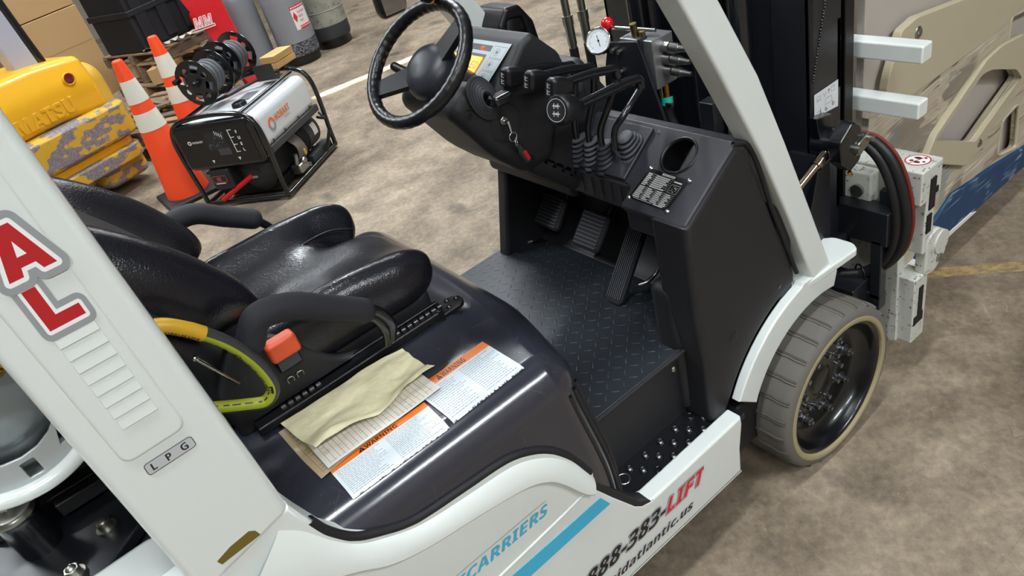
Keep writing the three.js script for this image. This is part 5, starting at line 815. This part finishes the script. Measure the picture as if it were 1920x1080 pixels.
{ // black moulded case on the pallet
  const t = thing('black_case', 'large black moulded case standing on the stacked pallets', 'case', [.3, .577, -7.8], undefined, true, .42);
  mesh('body', softBox(-.52, .52, 0, .72, -.34, .34, .03, .03, .03, 4, 4), M(0x16161a, .5), t); for (let i = 0; i < 4; i++) mesh('rib', box(-.46 + i * .27, -.33 + i * .27, .05, .66, .335, .36, .008), M(0x1d1c20, .45), t); mesh('ledge', box(-.54, .54, .36, .42, -.35, .365, .01), M(0x1a1a1d, .5), t); mesh('lid_label', quad([.36, .24, .365], [.44, .24, .365], [.44, .16, .365], [.36, .16, .365], .004), M(0x9c968a, .6), t, { keepUV: true });
  single('red_canister', [turned([[0, 0], [.045, 0], [.048, .01], [.046, .15], [.03, .18], [0, .18]], [.60, .58, -7.42], [.60, 2, -7.42], 20)], mats.redGloss, 'small red plastic canister on the pallet beside the black case', 'canister', [.60, .58, -7.42]);
  const pr = rng(31); for (let i = 0; i < 6; i++) { const o = single('paper_scrap', gridSurf(6, 4, (u, v) => [-.045 + .09 * u, .02 * Math.sin(u * 4 + i) * v + .022, -.03 + .06 * v], .001), M(0xcac5bb, .7), 'torn grey paper scrap lying on the pallet edge', 'paper', [0, 0, 0], 'paper scraps on the pallet', { keepUV: true }); o.position.set(-.02 + .10 * i, .578, -7.27 - .05 * (i % 2) + .02 * i * 0 - .02 * pr()); o.rotation.y = (i % 2) * .4; }
}
{ // cartons
  const cb = M(0xb08d60, .8, 0, { bumpMap: grainBump, bumpScale: .0008 }), tape = M(0x9a7a50, .5);
  const carton = (x, y, z, w, h, d, a, l) => { const t = thing('cardboard_box', l, 'box', [x, y, z], undefined, true, a); mesh('carton', box(-w / 2, w / 2, 0, h, -d / 2, d / 2, .006), cb, t); mesh('tape', box(-w / 2 - .001, w / 2 + .001, h - .001, h + .001, -.03, .03), tape, t); mesh('flap_line', [box(-w / 2, w / 2, h * .62, h * .625, d / 2, d / 2 + .002)], tape, t); };
  carton(-.80, 0, -9.3, .95, 1.05, .8, .4, 'large brown cardboard box on the floor behind the pallets'); carton(-.78, 1.06, -9.3, .9, .7, .75, .45, 'brown cardboard box stacked on the large one'); carton(.42, 0, -8.9, .7, .42, .5, .3, 'low brown cardboard box under the black case');
  carton(.05, .275, -7.2, .34, .16, .26, .9, 'small torn brown box on the lower pallets');
}
// --- yellow lift truck parked behind ---
{
  const t = thing('yellow_lift_truck', 'rear end of a yellow lift truck with scraped counterweight and grey pillar', 'lift truck', [-1.40, 0, -5.30], undefined, true, .35), g = (n, q, m, o) => mesh(n, q, m, t, o);
  const yel = M(0xdfa512, .42, 0, { clearcoat: .3 }), scr = M(0xffffff, .6, 0, { map: dataTex(1024, (u, v) => { const w = N16(u * 16, v * 16), n = .5 * N8(u * 8 + w * .6, v * 8 + w) + .5 * N32(u * 16, v * 32), f = N128(u * 128, v * 128), k = n + .12 * (f - .5) > .49 ? 1 : 0; return k ? [104 + 40 * f, 98 + 36 * f, 100 + 36 * f] : [196, 156, 40]; }, true, 1 / .9) });
  g('top_cover', softBox(-.62, .48, .70, 1.12, -.3, .36, .05, .05, .05, 6, 6, (x, y, z) => [x, y - .04 * ss(.1, .48, x), z - .05 * ss(.9, 1.12, y)]), yel, { label: 'smooth yellow rear cover with embossed brand name' });
  g('corner_shoulder', softBox(.18, .60, .38, 1.02, -.4, .34, .14, .16, .14, 6, 4), M(0xc9a034, .5), { label: 'faded yellow corner' });
  g('counterweight', softBox(-.75, .60, .40, .70, -.5, .42, .12, .05, .14, 6, 6), scr, { label: 'counterweight with paint scraped to bare metal' });
  g('tow_ledge', softBox(-.75, .56, .22, .36, -.5, .40, .12, .03, .12, 6, 6), scr, { label: 'scraped lower ledge' }); g('yellow_recess', softBox(-.70, .53, .33, .42, -.5, .36, .10, .02, .10, 5, 5), yel);
  g('wheel_guard', softBox(.16, .58, .06, .30, -.5, .30, .10, .05, .12, 5, 4), scr); g('chassis', box(-.7, .2, .12, .3, -.5, .1, .02), yel);
  const tl = g('tail_lamp', turned([[0, .008], [.03, .006], [.038, 0]], [.30, .96, .362], [.30, .96, 2], 24), M(0x6a0d10, .15, 0, { clearcoat: 1 }), { label: 'round dark red tail lamp' }); mesh('lamp_bezel', new THREE.TorusGeometry(.042, .006, 8, 28).translate(.30, .96, .362), yel, tl);
  g('cover_bolt', rod([.40, .80, .34], [.40, .80, .352], .012, .012, 12), mats.dark);
  const tg = new TextGeometry('KOMATSU', { font, size: .105, depth: .006, curveSegments: 4, bevelEnabled: true, bevelSize: .002, bevelThickness: .002, bevelSegments: 1 }); tg.translate(-.44, .745, .358); g('brand_relief', tg, yel, { label: 'embossed yellow brand name' });
  g('guard_pillar', slab([[.10, 1.06], [.27, 1.06], [.17, 2.3], [-.05, 2.3]], -.02, .14, .02), M(0xa5a7b5, .35), { label: 'grey lavender guard pillar' }); g('pillar_trim', tube([[.30, 1.04, .1], [.27, 1.35, .1], [.20, 2.3, .1]], .04, 30, 12), mats.blackGloss, { label: 'black pillar trim' });
  g('rear_wheel', turned([[0, .0], [.20, 0], [.26, .02], [.27, .06], [.27, .18], [.2, .2]], [.0, .27, -.35], [1, .27, -.35], 32), mats.dark);
}
{ // small grey steel ramp wedge among the pallets
  single('steel_wedge', slab([[-.16, 0], [.16, 0], [.16, .03], [-.14, .40], [-.16, .40]], -.10, .10, .004).rotateY(.3).translate(-.75, 0, -7.1), M(0x6f747a, .45, .4), 'grey steel wedge standing behind the yellow counterweight', 'wedge', [-.75, 0, -7.1]);
}
renderer.render(scene, camera);
